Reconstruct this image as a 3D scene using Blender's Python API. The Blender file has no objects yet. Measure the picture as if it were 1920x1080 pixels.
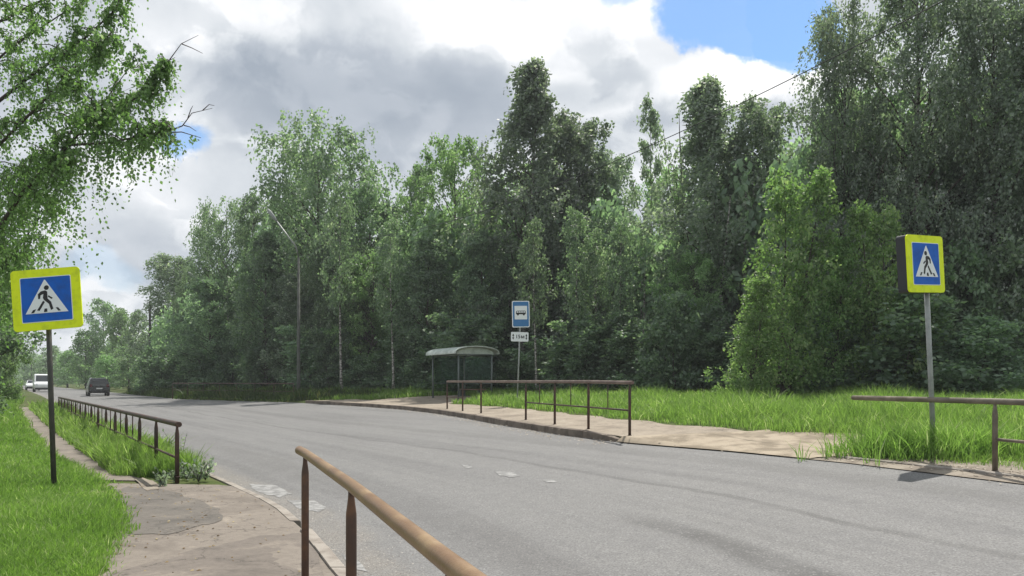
import bpy, bmesh, math, random
import numpy as np
from mathutils import Vector, Matrix
random.seed(7)
RNG = np.random.default_rng(7)
R = math.radians
S = bpy.context.scene
COL = S.collection
F = 1507.0; CX = 960.0; HY = 715.0; EYE = 1.7      # photograph pixels (1920 wide), horizon row, eye height

# ------------------------------------------------------------------ camera
cd = bpy.data.cameras.new("camera"); cam = bpy.data.objects.new("camera", cd); COL.objects.link(cam)
cam.location = (0, 0, EYE); cam.rotation_euler = (R(90), 0, 0)
cd.sensor_width = 36; cd.lens = 36 * F / 1920; cd.shift_y = (HY - 540) / 1920
cd.clip_start = 0.05; cd.clip_end = 6000
S.camera = cam
S.view_settings.view_transform = 'Standard'; S.view_settings.look = 'None'
S.view_settings.gamma = 1; S.view_settings.exposure = 0.52; S.view_settings.use_curve_mapping = False
S.render.engine = 'CYCLES'
S.cycles.max_bounces = 7; S.cycles.diffuse_bounces = 4; S.cycles.transmission_bounces = 5

# ------------------------------------------------------------------ sun and sky
SUN_EL, SUN_AZ = 59, 25       # from the right, beyond the trees
sd = Vector((math.sin(R(SUN_AZ)) * math.cos(R(SUN_EL)), math.cos(R(SUN_AZ)) * math.cos(R(SUN_EL)), math.sin(R(SUN_EL))))
sl = bpy.data.lights.new("sun", 'SUN'); sl.energy = 4.0; sl.angle = R(0.5); sl.color = (1, 0.955, 0.88)
so = bpy.data.objects.new("sun", sl); COL.objects.link(so)
so.rotation_euler = (-sd).to_track_quat('-Z', 'Y').to_euler(); so.location = sd * 60

W = bpy.data.worlds.new("World"); S.world = W; W.use_nodes = True
nt = W.node_tree; nt.nodes.clear()
def N(t, type_, **kw):
    n = t.nodes.new(type_)
    for k, v in kw.items():
        if k in n.bl_rna.properties and not k.startswith('i_'): setattr(n, k, v)
    return n
def MATH(t, op, a, b=None, c=None, clamp=False):
    n = t.nodes.new('ShaderNodeMath'); n.operation = op; n.use_clamp = clamp
    for i, v in enumerate((a, b, c)):
        if v is None: continue
        if isinstance(v, (int, float)): n.inputs[i].default_value = v
        else: t.links.new(v, n.inputs[i])
    return n.outputs[0]
def VM(t, op, a, b=None):
    n = t.nodes.new('ShaderNodeVectorMath'); n.operation = op
    for i, v in enumerate((a, b)):
        if v is None: continue
        if isinstance(v, (tuple, Vector)): n.inputs[i].default_value = v
        else: t.links.new(v, n.inputs[i])
    return n
def MR(t, v, a, b, c=0.0, d=1.0, smooth=True):
    n = t.nodes.new('ShaderNodeMapRange'); n.interpolation_type = 'SMOOTHSTEP' if smooth else 'LINEAR'
    t.links.new(v, n.inputs['Value'])
    for k, x in zip(('From Min', 'From Max', 'To Min', 'To Max'), (a, b, c, d)): n.inputs[k].default_value = x
    return n.outputs[0]
def NOISE(t, vec, scale, detail=6, rough=.55, dist=0.0):
    n = t.nodes.new('ShaderNodeTexNoise'); n.inputs['Scale'].default_value = scale; n.inputs['Detail'].default_value = detail
    n.inputs['Roughness'].default_value = rough; n.inputs['Distortion'].default_value = dist
    if vec is not None: t.links.new(vec, n.inputs['Vector'])
    return n
def RAMP(t, fac, stops, mode='LINEAR'):
    n = t.nodes.new('ShaderNodeValToRGB'); cr = n.color_ramp; cr.interpolation = mode
    while len(cr.elements) < len(stops): cr.elements.new(.5)
    for e, (p, c) in zip(cr.elements, stops): e.position = p; e.color = (*c, 1) if len(c) == 3 else c
    if fac is not None: t.links.new(fac, n.inputs['Fac'])
    return n.outputs['Color']
def MIX(t, fac, a, b, mode='MIX'):
    n = t.nodes.new('ShaderNodeMix'); n.data_type = 'RGBA'; n.blend_type = mode
    for sock, v in ((n.inputs[0], fac), (n.inputs[6], a), (n.inputs[7], b)):
        if isinstance(v, (int, float)): sock.default_value = v
        elif isinstance(v, tuple): sock.default_value = (*v, 1) if len(v) == 3 else v
        else: t.links.new(v, sock)
    return n.outputs[2]

sky = N(nt, 'ShaderNodeTexSky'); sky.sky_type = 'NISHITA'; sky.sun_disc = False
sky.sun_elevation = R(SUN_EL); sky.sun_rotation = R(SUN_AZ); sky.air_density = 1.0; sky.dust_density = 0.6
tc = N(nt, 'ShaderNodeTexCoord'); DIR = VM(nt, 'NORMALIZE', tc.outputs['Generated']).outputs[0]
def skydir(x, y): return Vector(((x - CX) / F, 1, -(y - HY) / F)).normalized()
# ripple the direction a little so that cloud edges billow
wn = NOISE(nt, DIR, 9, 6, .6)
wob = VM(nt, 'SCALE', VM(nt, 'SUBTRACT', wn.outputs['Color'], (.5, .5, .5)).outputs[0]); wob.inputs['Scale'].default_value = .10
DW = VM(nt, 'NORMALIZE', VM(nt, 'ADD', DIR, wob.outputs[0]).outputs[0]).outputs[0]
def blob(x, y, sx, sy, amp, soft=.35, vec=None):
    """a cloud mass in direction (x,y) with angular half sizes sx, sy given in photograph pixels"""
    d = skydir(x, y); r = Vector((d.y, -d.x, 0)).normalized(); u = r.cross(d)
    vec = vec or DW
    a = MATH(nt, 'MULTIPLY', VM(nt, 'DOT_PRODUCT', vec, tuple(r)).outputs['Value'], F / sx)
    b = MATH(nt, 'MULTIPLY', VM(nt, 'DOT_PRODUCT', vec, tuple(u)).outputs['Value'], F / sy)
    q = MATH(nt, 'ADD', MATH(nt, 'MULTIPLY', a, a), MATH(nt, 'MULTIPLY', b, b))
    front = MATH(nt, 'GREATER_THAN', VM(nt, 'DOT_PRODUCT', vec, tuple(d)).outputs['Value'], 0.3)
    m = MR(nt, q, 1 + soft, 1 - soft)
    return MATH(nt, 'MULTIPLY', MATH(nt, 'MULTIPLY', m, front), amp)
def total(lst):
    s = lst[0]
    for q in lst[1:]: s = MATH(nt, 'ADD', s, q)
    return s
sep = N(nt, 'ShaderNodeSeparateXYZ'); nt.links.new(DIR, sep.inputs[0])
zz = MATH(nt, 'ADD', MATH(nt, 'MAXIMUM', sep.outputs[2], 0), .42)
cmb = N(nt, 'ShaderNodeCombineXYZ')
nt.links.new(MATH(nt, 'DIVIDE', sep.outputs[0], zz), cmb.inputs[0]); nt.links.new(MATH(nt, 'DIVIDE', sep.outputs[1], zz), cmb.inputs[1])
cn = NOISE(nt, cmb.outputs[0], 3.2, 9, .55, .3).outputs['Fac']
cn2 = NOISE(nt, cmb.outputs[0], 1.9, 7, .5, .5).outputs['Fac']
holes = total([blob(1385, 18, 128, 78, .97, .2), blob(1500, 40, 80, 72, .95, .25), blob(342, 272, 44, 22, .85, .6), blob(1160, 8, 42, 26, .6, .7),
               blob(200, 500, 50, 30, .25, .8)])
cover = MATH(nt, 'SUBTRACT', MR(nt, cn, .20, .36), holes, clamp=True)
cn3 = NOISE(nt, VM(nt, 'ADD', cmb.outputs[0], wob.outputs[0]).outputs[0], 6.5, 8, .52, .6).outputs['Fac']
lum = total([MR(nt, cn3, .44, .56, -.09, .10), MR(nt, cn2, .36, .66, -.22, .22, False), MR(nt, cn, .3, .7, -.10, .12, False),
             blob(1270, 110, 240, 85, .42, .8), blob(1010, 30, 220, 50, .34, .9), blob(1400, 150, 130, 45, .30, .8), blob(400, 40, 150, 48, .34, .9),
             blob(360, 350, 110, 60, .17, .9), blob(240, 430, 130, 60, .08, .9), blob(760, 60, 90, 60, .14, .9), blob(150, 600, 160, 60, .04, .9), blob(900, 60, 60, 50, .12, .9),
             blob(640, 170, 250, 70, -.20, .9), blob(300, 560, 180, 70, -.10, .9), blob(180, 400, 120, 40, -.10, .9), blob(540, 110, 140, 50, -.14, .9), blob(800, 230, 190, 80, -.10, .9), blob(1120, 160, 90, 34, -.30, .9),
             blob(1080, 90, 80, 30, -.16, .9), blob(430, 180, 120, 50, -.12, .9), blob(220, 490, 110, 34, -.14, .9), blob(560, 300, 200, 70, -.05, .9)])
lum = MATH(nt, 'ADD', lum, .50, clamp=True)
ccol = RAMP(nt, lum, [(0, (.36, .41, .48)), (.3, (.48, .525, .59)), (.55, (.66, .70, .745)), (.78, (.88, .90, .93)), (1, (1.12, 1.12, 1.12))])
cs = VM(nt, 'SCALE', ccol); cs.inputs['Scale'].default_value = 6.35
skb = VM(nt, 'MULTIPLY', sky.outputs[0], (.60, .78, .92)).outputs[0]
mixc = MIX(nt, cover, skb, cs.outputs[0])
bg = N(nt, 'ShaderNodeBackground'); bg.inputs['Strength'].default_value = 0.12
nt.links.new(mixc, bg.inputs[0]); wo = N(nt, 'ShaderNodeOutputWorld'); nt.links.new(bg.outputs[0], wo.inputs[0])

# ------------------------------------------------------------------ helpers
def P(x, y, D): return Vector(((x - CX) / F * D, D, EYE - (y - HY) / F * D))
XL = [(-40, 8), (-5, 3.3), (0, 1.35), (4, -.15), (7, -1.45), (8.5, -2.05), (10.6, -3.04), (12.6, -4.3), (16.6, -6.85), (200, -123.7), (2000, -1270)]
XR = [(-40, 24), (-5, 12.4), (0, 10.3), (5, 8.2), (9.5, 6.05), (11.7, 4.96), (13.6, 3.75), (15.5, 2.22), (18, 1.08), (22, -.30), (26, -1.5), (30, -2.85), (34, -4.6), (38, -7), (46, -12.7),
      (50, -17.4), (55, -22.6), (66, -29.3), (78, -37), (120, -64), (200, -115), (2000, -1261)]
ZL = [(-40, 0), (26, 0), (45, .18), (70, .38), (120, .45), (2000, .5)]
ZR = [(-40, .38), (7, .46), (12, .5), (46, .5), (70, .45), (2000, .5)]
def ip(T, y): return np.interp(y, [a for a, _ in T], [b for _, b in T])
OL = [(0, .06), (.3, .10), (2.5, .13), (4, .24), (8, .35), (20, .6), (2000, 1)]
ORR = [(0, .10), (.3, .11), (2.6, .2), (3.6, .3), (6, .44), (10, .55), (16, .65), (2000, .9)]
def gz(x, y):
    """ground height"""
    x = np.asarray(x, float); y = np.asarray(y, float)
    l, r, zl, zr = ip(XL, y), ip(XR, y), ip(ZL, y), ip(ZR, y)
    u = np.clip((x - l) / (r - l), 0, 1)
    # right edge: kerb height fades to flush nearer than the kerb tip
    k = np.clip((y - 14.3) / 1.2, 0.15, 1)
    z = zl + (zr - zl) * u
    z = np.where(x < l, zl + ip(OL, l - x) - .0, z)
    d = x - r
    rr = ip(ORR, np.maximum(d, 0)); rr = np.where(d < 2.6, rr * (k + (1 - k) * np.clip(d / 2.6, 0, 1)), rr)
    return np.where(x > r, zr + rr, z)
def gpx(x, y):
    """ground point seen at a photograph pixel"""
    for D in np.arange(2.0, 400, .05):
        p = P(x, y, D)
        if p.z <= float(gz(p.x, p.y)): return Vector((p.x, p.y, float(gz(p.x, p.y))))
    return P(x, y, 60)

def tag(o, label=None, cat=None, group=None, kind=None):
    if label: o['label'] = label
    if cat: o['category'] = cat
    if group: o['group'] = group
    if kind: o['kind'] = kind
    return o
def empty(name, loc, label=None, cat=None, group=None, rz=0):
    o = bpy.data.objects.new(name, None); COL.objects.link(o); o.location = loc; o.rotation_euler.z = rz; o.empty_display_size = .2
    return tag(o, label, cat, group)
def link(name, me, mat, parent=None):
    o = bpy.data.objects.new(name, me); COL.objects.link(o)
    for m in (mat if isinstance(mat, (list, tuple)) else [mat]): me.materials.append(m)
    if parent: o.parent = parent
    return o
class MB:
    def __init__(s): s.v = []; s.f = []; s.mi = []; s.sm = []
    def add(s, v, f, mi=0, smooth=False):
        n = len(s.v); s.v += [tuple(a) for a in v]; s.f += [tuple(i + n for i in q) for q in f]; s.mi += [mi] * len(f); s.sm += [smooth] * len(f); return s
    def box(s, c, d, M=None, mi=0):
        a, b, e = (q / 2 for q in d)
        v = [Vector((c[0] + i * a, c[1] + j * b, c[2] + k * e)) for k in (-1, 1) for j in (-1, 1) for i in (-1, 1)]
        if M is not None: v = [M @ q for q in v]
        return s.add(v, [(0, 2, 3, 1), (4, 5, 7, 6), (0, 1, 5, 4), (2, 6, 7, 3), (0, 4, 6, 2), (1, 3, 7, 5)], mi)
    def tube(s, pts, rad, n=10, mi=0, cap=True, flat=None):
        pts = [Vector(p) for p in pts]; rad = rad if isinstance(rad, (list, tuple)) else [rad] * len(pts)
        V = []; up = None
        for i, p in enumerate(pts):
            t = (pts[min(i + 1, len(pts) - 1)] - pts[max(i - 1, 0)]).normalized()
            if up is None:
                up = Vector((0, 0, 1)) if abs(t.z) < .9 else Vector((0, 1, 0))
            a = t.cross(up).normalized(); b = a.cross(t).normalized(); up = b
            for k in range(n):
                an = 2 * math.pi * k / n
                V.append(p + (a * math.cos(an) + b * math.sin(an)) * rad[i])
        Fc = [(i * n + k, i * n + (k + 1) % n, (i + 1) * n + (k + 1) % n, (i + 1) * n + k) for i in range(len(pts) - 1) for k in range(n)]
        s.add(V, Fc, mi, True)
        if cap:
            b0 = len(s.v) - len(V)
            s.f += [tuple(b0 + k for k in range(n)), tuple(b0 + (len(pts) - 1) * n + k for k in reversed(range(n)))]; s.mi += [mi] * 2; s.sm += [False] * 2
        return s
    def prism(s, poly, y0, y1, M=None, mi=0):
        n = len(poly)
        v = [Vector((x, y0, z)) for x, z in poly] + [Vector((x, y1, z)) for x, z in poly]
        if M is not None: v = [M @ q for q in v]
        return s.add(v, [tuple(range(n)), tuple(range(2 * n - 1, n - 1, -1))] + [(i, (i + 1) % n, n + (i + 1) % n, n + i) for i in range(n)], mi)
    def mesh(s, name):
        me = bpy.data.meshes.new(name); me.from_pydata(s.v, [], s.f); me.update()
        me.polygons.foreach_set('material_index', s.mi); me.polygons.foreach_set('use_smooth', s.sm)
        bm = bmesh.new(); bm.from_mesh(me); bmesh.ops.recalc_face_normals(bm, faces=bm.faces); bm.to_mesh(me); bm.free()
        return me
    def build(s, name, mat, parent=None): return link(name, s.mesh(name), mat, parent)
def rrect(w, h, r, cx=0, cz=0, n=5):
    out = []
    for sx, sz, a0 in ((1, 1, 0), (-1, 1, 90), (-1, -1, 180), (1, -1, 270)):
        for k in range(n + 1):
            a = R(a0 + 90 * k / n); out.append((cx + sx * (w / 2 - r) + r * math.cos(a), cz + sz * (h / 2 - r) + r * math.sin(a)))
    return out
def fast_mesh(name, verts, sizes, rnd=None, loops=None):
    """verts (N,3); sizes = vertices per face in order"""
    me = bpy.data.meshes.new(name); nv = len(verts); nl = int(sizes.sum())
    me.vertices.add(nv); me.vertices.foreach_set('co', verts.astype(np.float32).ravel())
    me.loops.add(nl); me.loops.foreach_set('vertex_index', (np.arange(nl) if loops is None else loops).astype(np.int32))
    me.polygons.add(len(sizes)); st = np.concatenate([[0], np.cumsum(sizes)[:-1]])
    me.polygons.foreach_set('loop_start', st.astype(np.int32)); me.polygons.foreach_set('loop_total', sizes.astype(np.int32))
    me.update(calc_edges=True)
    if rnd is not None:
        a = me.attributes.new('rnd', 'FLOAT', 'FACE'); a.data.foreach_set('value', rnd.astype(np.float32))
    return me
def leaves_mesh(name, C, D, L, Wd, rng, rnd=None, fold=.0):
    n = len(C); D = D / np.maximum(np.linalg.norm(D, axis=1, keepdims=True), 1e-6)
    s = np.cross(D, rng.normal(size=(n, 3))); s /= np.maximum(np.linalg.norm(s, axis=1, keepdims=True), 1e-6)
    L = L[:, None]; Wd = Wd[:, None]
    V = np.stack([C, C + D * L * .42 + s * Wd * .5, C + D * L, C + D * L * .42 - s * Wd * .5], 1).reshape(-1, 3)
    return fast_mesh(name, V, np.full(n, 4), rng.random(n) if rnd is None else rnd)
def copy_tree(o, parent=None):
    c = o.copy(); COL.objects.link(c); c.parent = parent
    for ch in list(o.children): copy_tree(ch, c)
    return c

# ------------------------------------------------------------------ materials
def mat(name, col=(.5, .5, .5), rough=.6, metal=0.0, spec=.4, noise=None, bump=None, emit=None):
    m = bpy.data.materials.new(name); m.use_nodes = True; t = m.node_tree; b = t.nodes['Principled BSDF']
    b.inputs['Base Color'].default_value = (*col, 1); b.inputs['Roughness'].default_value = rough; b.inputs['Metallic'].default_value = metal
    b.inputs['Specular IOR Level'].default_value = spec
    oc = t.nodes.new('ShaderNodeTexCoord').outputs['Object']
    if noise:
        c2, sc, lo, hi = noise
        nf = NOISE(t, oc, sc, 7, .6).outputs['Fac']
        t.links.new(MIX(t, MR(t, nf, lo, hi), col, c2), b.inputs['Base Color'])
        t.links.new(MR(t, nf, .3, .7, rough - .08, min(1, rough + .1)), b.inputs['Roughness'])
    if bump:
        sc, st = bump; bn = t.nodes.new('ShaderNodeBump'); bn.inputs['Strength'].default_value = st; bn.inputs['Distance'].default_value = .01
        t.links.new(NOISE(t, oc, sc, 5, .6).outputs['Fac'], bn.inputs['Height']); t.links.new(bn.outputs[0], b.inputs['Normal'])
    return m
def leafmat(name, stops, trans=.5, spec=.25, tint=.25, sat=1.0):
    m = bpy.data.materials.new(name); m.use_nodes = True; t = m.node_tree; t.nodes.clear()
    at = t.nodes.new('ShaderNodeAttribute'); at.attribute_name = 'rnd'
    oi = t.nodes.new('ShaderNodeObjectInfo')
    c = RAMP(t, at.outputs['Fac'], stops)
    hs = t.nodes.new('ShaderNodeHueSaturation'); t.links.new(c, hs.inputs['Color']); hs.inputs['Saturation'].default_value = sat
    t.links.new(MR(t, oi.outputs['Random'], 0, 1, 1 - tint, 1 + tint, False), hs.inputs['Value'])
    t.links.new(MR(t, oi.outputs['Random'], 0, 1, .497, .515, False), hs.inputs['Hue'])
    d = t.nodes.new('ShaderNodeBsdfPrincipled'); d.inputs['Roughness'].default_value = .5; d.inputs['Specular IOR Level'].default_value = spec
    t.links.new(hs.outputs[0], d.inputs['Base Color'])
    tr = t.nodes.new('ShaderNodeBsdfTranslucent')
    br = VM(t, 'MULTIPLY', hs.outputs[0], (1.22, 1.48, .80)).outputs[0]
    t.links.new(br, tr.inputs[0])
    mx = t.nodes.new('ShaderNodeMixShader'); mx.inputs[0].default_value = trans
    t.links.new(d.outputs[0], mx.inputs[1]); t.links.new(tr.outputs[0], mx.inputs[2])
    o = t.nodes.new('ShaderNodeOutputMaterial'); t.links.new(mx.outputs[0], o.inputs[0])
    return m
M = {}
M['birch_leaf'] = leafmat('birch_leaf', [(0, (0.117, 0.192, 0.109)), (.5, (0.192, 0.283, 0.163)), (.85, (0.259, 0.359, 0.217)), (1, (0.467, 0.500, 0.411))], spec=.5, sat=0.74)
M['grey_leaf'] = leafmat('grey_birch_leaf', [(0, (0.121, 0.182, 0.125)), (.5, (0.199, 0.259, 0.194)), (.85, (0.284, 0.345, 0.274)), (1, (0.500, 0.500, 0.500))], spec=.5, sat=0.66)
M['bright_leaf'] = leafmat('bright_leaf', [(0, (0.122, 0.208, 0.078)), (.5, (0.194, 0.308, 0.117)), (1, (0.329, 0.443, 0.232))], spec=.5, sat=0.82)
M['fresh_leaf'] = leafmat('fresh_leaf', [(0, (.12, .19, .05)), (.5, (.19, .325, .095)), (1, (.39, .47, .21))], trans=.5, spec=.5, tint=.12, sat=.84)
M['dark_leaf'] = leafmat('dark_leaf', [(0, (0.111, 0.185, 0.115)), (.6, (0.185, 0.283, 0.176)), (1, (0.346, 0.445, 0.288))], spec=.5, sat=0.74)
M['near_leaf'] = leafmat('near_birch_leaf', [(0, (0.105, 0.172, 0.060)), (.5, (0.168, 0.273, 0.086)), (.9, (0.239, 0.359, 0.138)), (1, (0.420, 0.489, 0.309))], tint=.05, spec=.5, sat=0.9)
M['grass'] = leafmat('grass_blade', [(0, (0.112, 0.185, 0.042)), (.45, (0.196, 0.286, 0.067)), (.85, (0.291, 0.381, 0.118)), (1, (0.470, 0.470, 0.319))], trans=.5, tint=.08)
M['verge_grass'] = leafmat('tall_grass_blade', [(0, (0.129, 0.195, 0.054)), (.5, (0.213, 0.295, 0.084)), (.9, (0.322, 0.401, 0.138)), (1, (0.500, 0.500, 0.336))], trans=.5, tint=.05)
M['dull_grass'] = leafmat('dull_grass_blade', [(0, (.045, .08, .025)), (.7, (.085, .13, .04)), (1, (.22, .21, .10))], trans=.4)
M['bark'] = mat('bark', (.12, .105, .085), .9, noise=((.05, .043, .036), 9, .35, .65), bump=(40, .6))
def birch_bark():
    m = mat('birch_bark', (.55, .54, .50), .75); t = m.node_tree; b = t.nodes['Principled BSDF']
    oc = t.nodes.new('ShaderNodeTexCoord').outputs['Object']
    v = VM(t, 'MULTIPLY', oc, (3, 3, 9)).outputs[0]
    nf = NOISE(t, v, 1.3, 6, .65).outputs['Fac']
    t.links.new(RAMP(t, nf, [(.40, (.035, .03, .028)), (.50, (.30, .28, .25)), (.62, (.52, .51, .47))]), b.inputs['Base Color'])
    return m
M['birch'] = birch_bark()
M['twig'] = mat('twig_bark', (.055, .042, .035), .85)
M['rust'] = mat('rusty_pipe', (.20, .118, .062), .42, spec=.5, noise=((.31, .215, .115), 4, .38, .75), bump=(60, .25))
M['rust_dark'] = mat('rusty_post_paint', (.075, .045, .032), .6, noise=((.15, .08, .045), 7, .4, .7), bump=(50, .3))
M['rail_dark'] = mat('dark_painted_pipe', (.050, .032, .026), .55, noise=((.11, .06, .04), 6, .42, .68), bump=(50, .25))
M['rail_brown'] = mat('brown_painted_pipe', (.13, .085, .07), .5, noise=((.21, .16, .13), 4, .4, .65), bump=(50, .25))
M['rail_olive'] = mat('weathered_pipe', (.12, .10, .075), .5, noise=((.20, .17, .13), 4, .4, .65), bump=(50, .25))
M['galv'] = mat('galvanised_steel', (.30, .31, .30), .5, .6, noise=((.22, .23, .22), 8, .4, .6))
M['galv_pale'] = mat('pale_grey_paint', (.34, .36, .35), .55, noise=((.25, .27, .26), 6, .4, .65))
M['pole_dark'] = mat('dark_pole_paint', (.045, .047, .040), .55, noise=((.08, .075, .06), 6, .4, .7))
M['yellow'] = mat('fluorescent_yellow', (.80, .93, .008), .5, spec=.3, noise=((.62, .74, .02), 7, .45, .75))
M['signblue'] = mat('sign_blue', (.008, .125, .56), .5, spec=.2, noise=((.02, .10, .40), 6, .42, .72))
M['busblue'] = mat('bus_sign_blue', (.03, .17, .40), .35, spec=.5)
M['signwhite'] = mat('sign_white', (.82, .85, .86), .5)
M['signblack'] = mat('sign_black', (.012, .012, .013), .5)
M['signback'] = mat('sign_back_grey', (.045, .045, .05), .5, .3)
M['concrete_pole'] = mat('concrete_pole', (.11, .115, .10), .9, noise=((.075, .08, .07), 5, .4, .65))
M['kerb'] = mat('kerb_concrete', (.30, .27, .235), .9, noise=((.19, .165, .14), 3, .4, .65), bump=(30, .5))
M['kerb_shade'] = mat('shade_toned_kerb_concrete', (.19, .155, .125), .9, noise=((.11, .09, .072), 2.5, .4, .65), bump=(30, .5))  # brownish concrete, darkened so the colour carries the shade on the kerb face
M['glass'] = mat('car_glass', (.02, .025, .028), .08, spec=.7)
M['tyre'] = mat('tyre', (.02, .02, .02), .85)
M['rim'] = mat('rim', (.35, .35, .36), .35, .8)
M['carwhite'] = mat('white_paint', (.72, .73, .74), .3, spec=.6)
M['cardark'] = mat('dark_green_paint', (.012, .016, .013), .22, spec=.7)
M['black'] = mat('black_plastic', (.015, .015, .016), .55)
M['redlamp'] = mat('red_lamp', (.10, .008, .008), .25)
M['headlamp'] = mat('clear_lamp', (.75, .77, .8), .12)
M['plate'] = mat('number_plate', (.7, .7, .68), .5)
M['roof'] = mat('shelter_roof', (.55, .60, .56), .42, noise=((.38, .43, .39), 3, .4, .65), spec=.6)
M['shelter_metal'] = mat('shelter_frame', (.13, .155, .15), .5, .2)
M['wood'] = mat('bench_wood', (.15, .09, .06), .7)
def clear_glass():
    m = bpy.data.materials.new('shelter_glass'); m.use_nodes = True; t = m.node_tree; t.nodes.clear()
    g = t.nodes.new('ShaderNodeBsdfGlossy'); g.inputs['Roughness'].default_value = .06; g.inputs[0].default_value = (.8, .9, .88, 1)
    tr = t.nodes.new('ShaderNodeBsdfTransparent'); tr.inputs[0].default_value = (.62, .70, .68, 1)
    mx = t.nodes.new('ShaderNodeMixShader'); mx.inputs[0].default_value = .07
    t.links.new(tr.outputs[0], mx.inputs[1]); t.links.new(g.outputs[0], mx.inputs[2])
    o = t.nodes.new('ShaderNodeOutputMaterial'); t.links.new(mx.outputs[0], o.inputs[0]); return m
M['sglass'] = clear_glass()

def ground_mat():
    m = mat('verge_soil', rough=.95, spec=.15); t = m.node_tree; b = t.nodes['Principled BSDF']
    pos = t.nodes.new('ShaderNodeNewGeometry').outputs['Position']
    n1 = NOISE(t, pos, .9, 8, .6).outputs['Fac']; n2 = NOISE(t, pos, 14, 5, .6).outputs['Fac']
    c = RAMP(t, n1, [(.3, (.05, .075, .02)), (.5, (.08, .11, .03)), (.7, (.13, .115, .06))])
    c = MIX(t, MR(t, n2, .3, .7), c, VM(t, 'MULTIPLY', c, (.6, .6, .55)).outputs[0])
    t.links.new(c, b.inputs['Base Color'])
    bn = t.nodes.new('ShaderNodeBump'); bn.inputs['Strength'].default_value = .7; bn.inputs['Distance'].default_value = .03
    t.links.new(n2, bn.inputs['Height']); t.links.new(bn.outputs[0], b.inputs['Normal']); return m
M['ground'] = ground_mat()
def asphalt_mat():
    m = mat('old_asphalt', rough=.8, spec=.32); t = m.node_tree; b = t.nodes['Principled BSDF']
    uv = t.nodes.new('ShaderNodeUVMap').outputs[0]; pos = t.nodes.new('ShaderNodeNewGeometry').outputs['Position']
    st = NOISE(t, VM(t, 'MULTIPLY', uv, (1.5, .07, 1)).outputs[0], 1, 6, .55, .4).outputs['Fac']      # wear along the lanes
    big = NOISE(t, pos, .35, 6, .55).outputs['Fac']; mid = NOISE(t, pos, 5, 7, .6).outputs['Fac']
    c = RAMP(t, st, [(.30, (.108, .106, .106)), (.45, (.158, .156, .155)), (.56, (.190, .188, .184)), (.72, (.128, .126, .125))])
    c = MIX(t, MR(t, big, .3, .7, 0, .5), c, (.172, .170, .170))
    c = MIX(t, MR(t, mid, .35, .7, 0, .25), c, (.26, .255, .245))
    sepu = t.nodes.new('ShaderNodeSeparateXYZ'); t.links.new(uv, sepu.inputs[0])
    wob = MATH(t, 'MULTIPLY', MATH(t, 'SUBTRACT', NOISE(t, pos, .5, 4, .5).outputs['Fac'], .5), .5)
    u = MATH(t, 'ADD', sepu.outputs[0], wob)
    def band(u0, w, c, col, amt, v0=None, v1=None):   # a darker paving seam or tyre streak running along the road
        f = MR(t, MATH(t, 'ABSOLUTE', MATH(t, 'SUBTRACT', u, u0)), w, w * .25)
        if v0 is not None:
            f = MATH(t, 'MULTIPLY', f, MR(t, sepu.outputs[1], v1, v1 - 2)); f = MATH(t, 'MULTIPLY', f, MR(t, sepu.outputs[1], v0, v0 + 1.5))
        f = MATH(t, 'MULTIPLY', f, MR(t, NOISE(t, pos, 1.3, 5).outputs['Fac'], .25, .6, .35, 1))
        return MIX(t, MATH(t, 'MULTIPLY', f, amt), c, col)
    c = band(4.45, .10, c, (.085, .083, .081), .6)
    c = band(3.0, .30, c, (.070, .068, .067), .75, 2, 11)
    c = band(6.4, .45, c, (.115, .113, .11), .5)
    c = band(1.4, .5, c, (.125, .122, .12), .5)
    c = band(.25, .4, c, (.25, .225, .19), .5)
    # aggregate
    vo = t.nodes.new('ShaderNodeTexVoronoi'); vo.inputs['Scale'].default_value = 62; t.links.new(pos, vo.inputs['Vector'])
    ag = NOISE(t, pos, 55, 3, .6).outputs['Fac']
    c = MIX(t, MR(t, ag, .44, .60, 0, .60), c, (.075, .074, .073))
    c = MIX(t, MR(t, vo.outputs['Color'], .70, .98, 0, .45), c, (.33, .328, .32))
    t.links.new(c, b.inputs['Base Color'])
    bn = t.nodes.new('ShaderNodeBump'); bn.inputs['Strength'].default_value = .55; bn.inputs['Distance'].default_value = .008
    t.links.new(ag, bn.inputs['Height']); t.links.new(bn.outputs[0], b.inputs['Normal']); return m
M['asphalt'] = asphalt_mat()
def pave_mat(name, a, bcol, ccol, sc=1.3):
    m = mat(name, rough=.92, spec=.2); t = m.node_tree; b = t.nodes['Principled BSDF']
    pos = t.nodes.new('ShaderNodeNewGeometry').outputs['Position']
    n1 = NOISE(t, pos, sc, 9, .62, .6).outputs['Fac']; n2 = NOISE(t, pos, sc * 9, 6, .65).outputs['Fac']; n3 = NOISE(t, pos, 60, 3, .6).outputs['Fac']
    c = RAMP(t, n1, [(.32, a), (.47, bcol), (.56, bcol), (.68, ccol)])
    c = MIX(t, MR(t, n2, .38, .68, 0, .45), c, a)
    c = MIX(t, MR(t, n3, .55, .7, 0, .35), c, tuple(q * .55 for q in a))
    vo = t.nodes.new('ShaderNodeTexVoronoi'); vo.feature = 'DISTANCE_TO_EDGE'; vo.inputs['Scale'].default_value = .75
    wv = VM(t, 'ADD', pos, VM(t, 'SCALE', NOISE(t, pos, 3, 5, .6).outputs['Color']).outputs[0]); t.links.new(wv.outputs[0], vo.inputs['Vector'])
    c = MIX(t, MR(t, vo.outputs['Distance'], .012, .003, 0, .7), c, (.07, .062, .055))
    t.links.new(c, b.inputs['Base Color'])
    bn = t.nodes.new('ShaderNodeBump'); bn.inputs['Strength'].default_value = .6; bn.inputs['Distance'].default_value = .012
    t.links.new(n2, bn.inputs['Height']); t.links.new(bn.outputs[0], b.inputs['Normal']); return m
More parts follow.
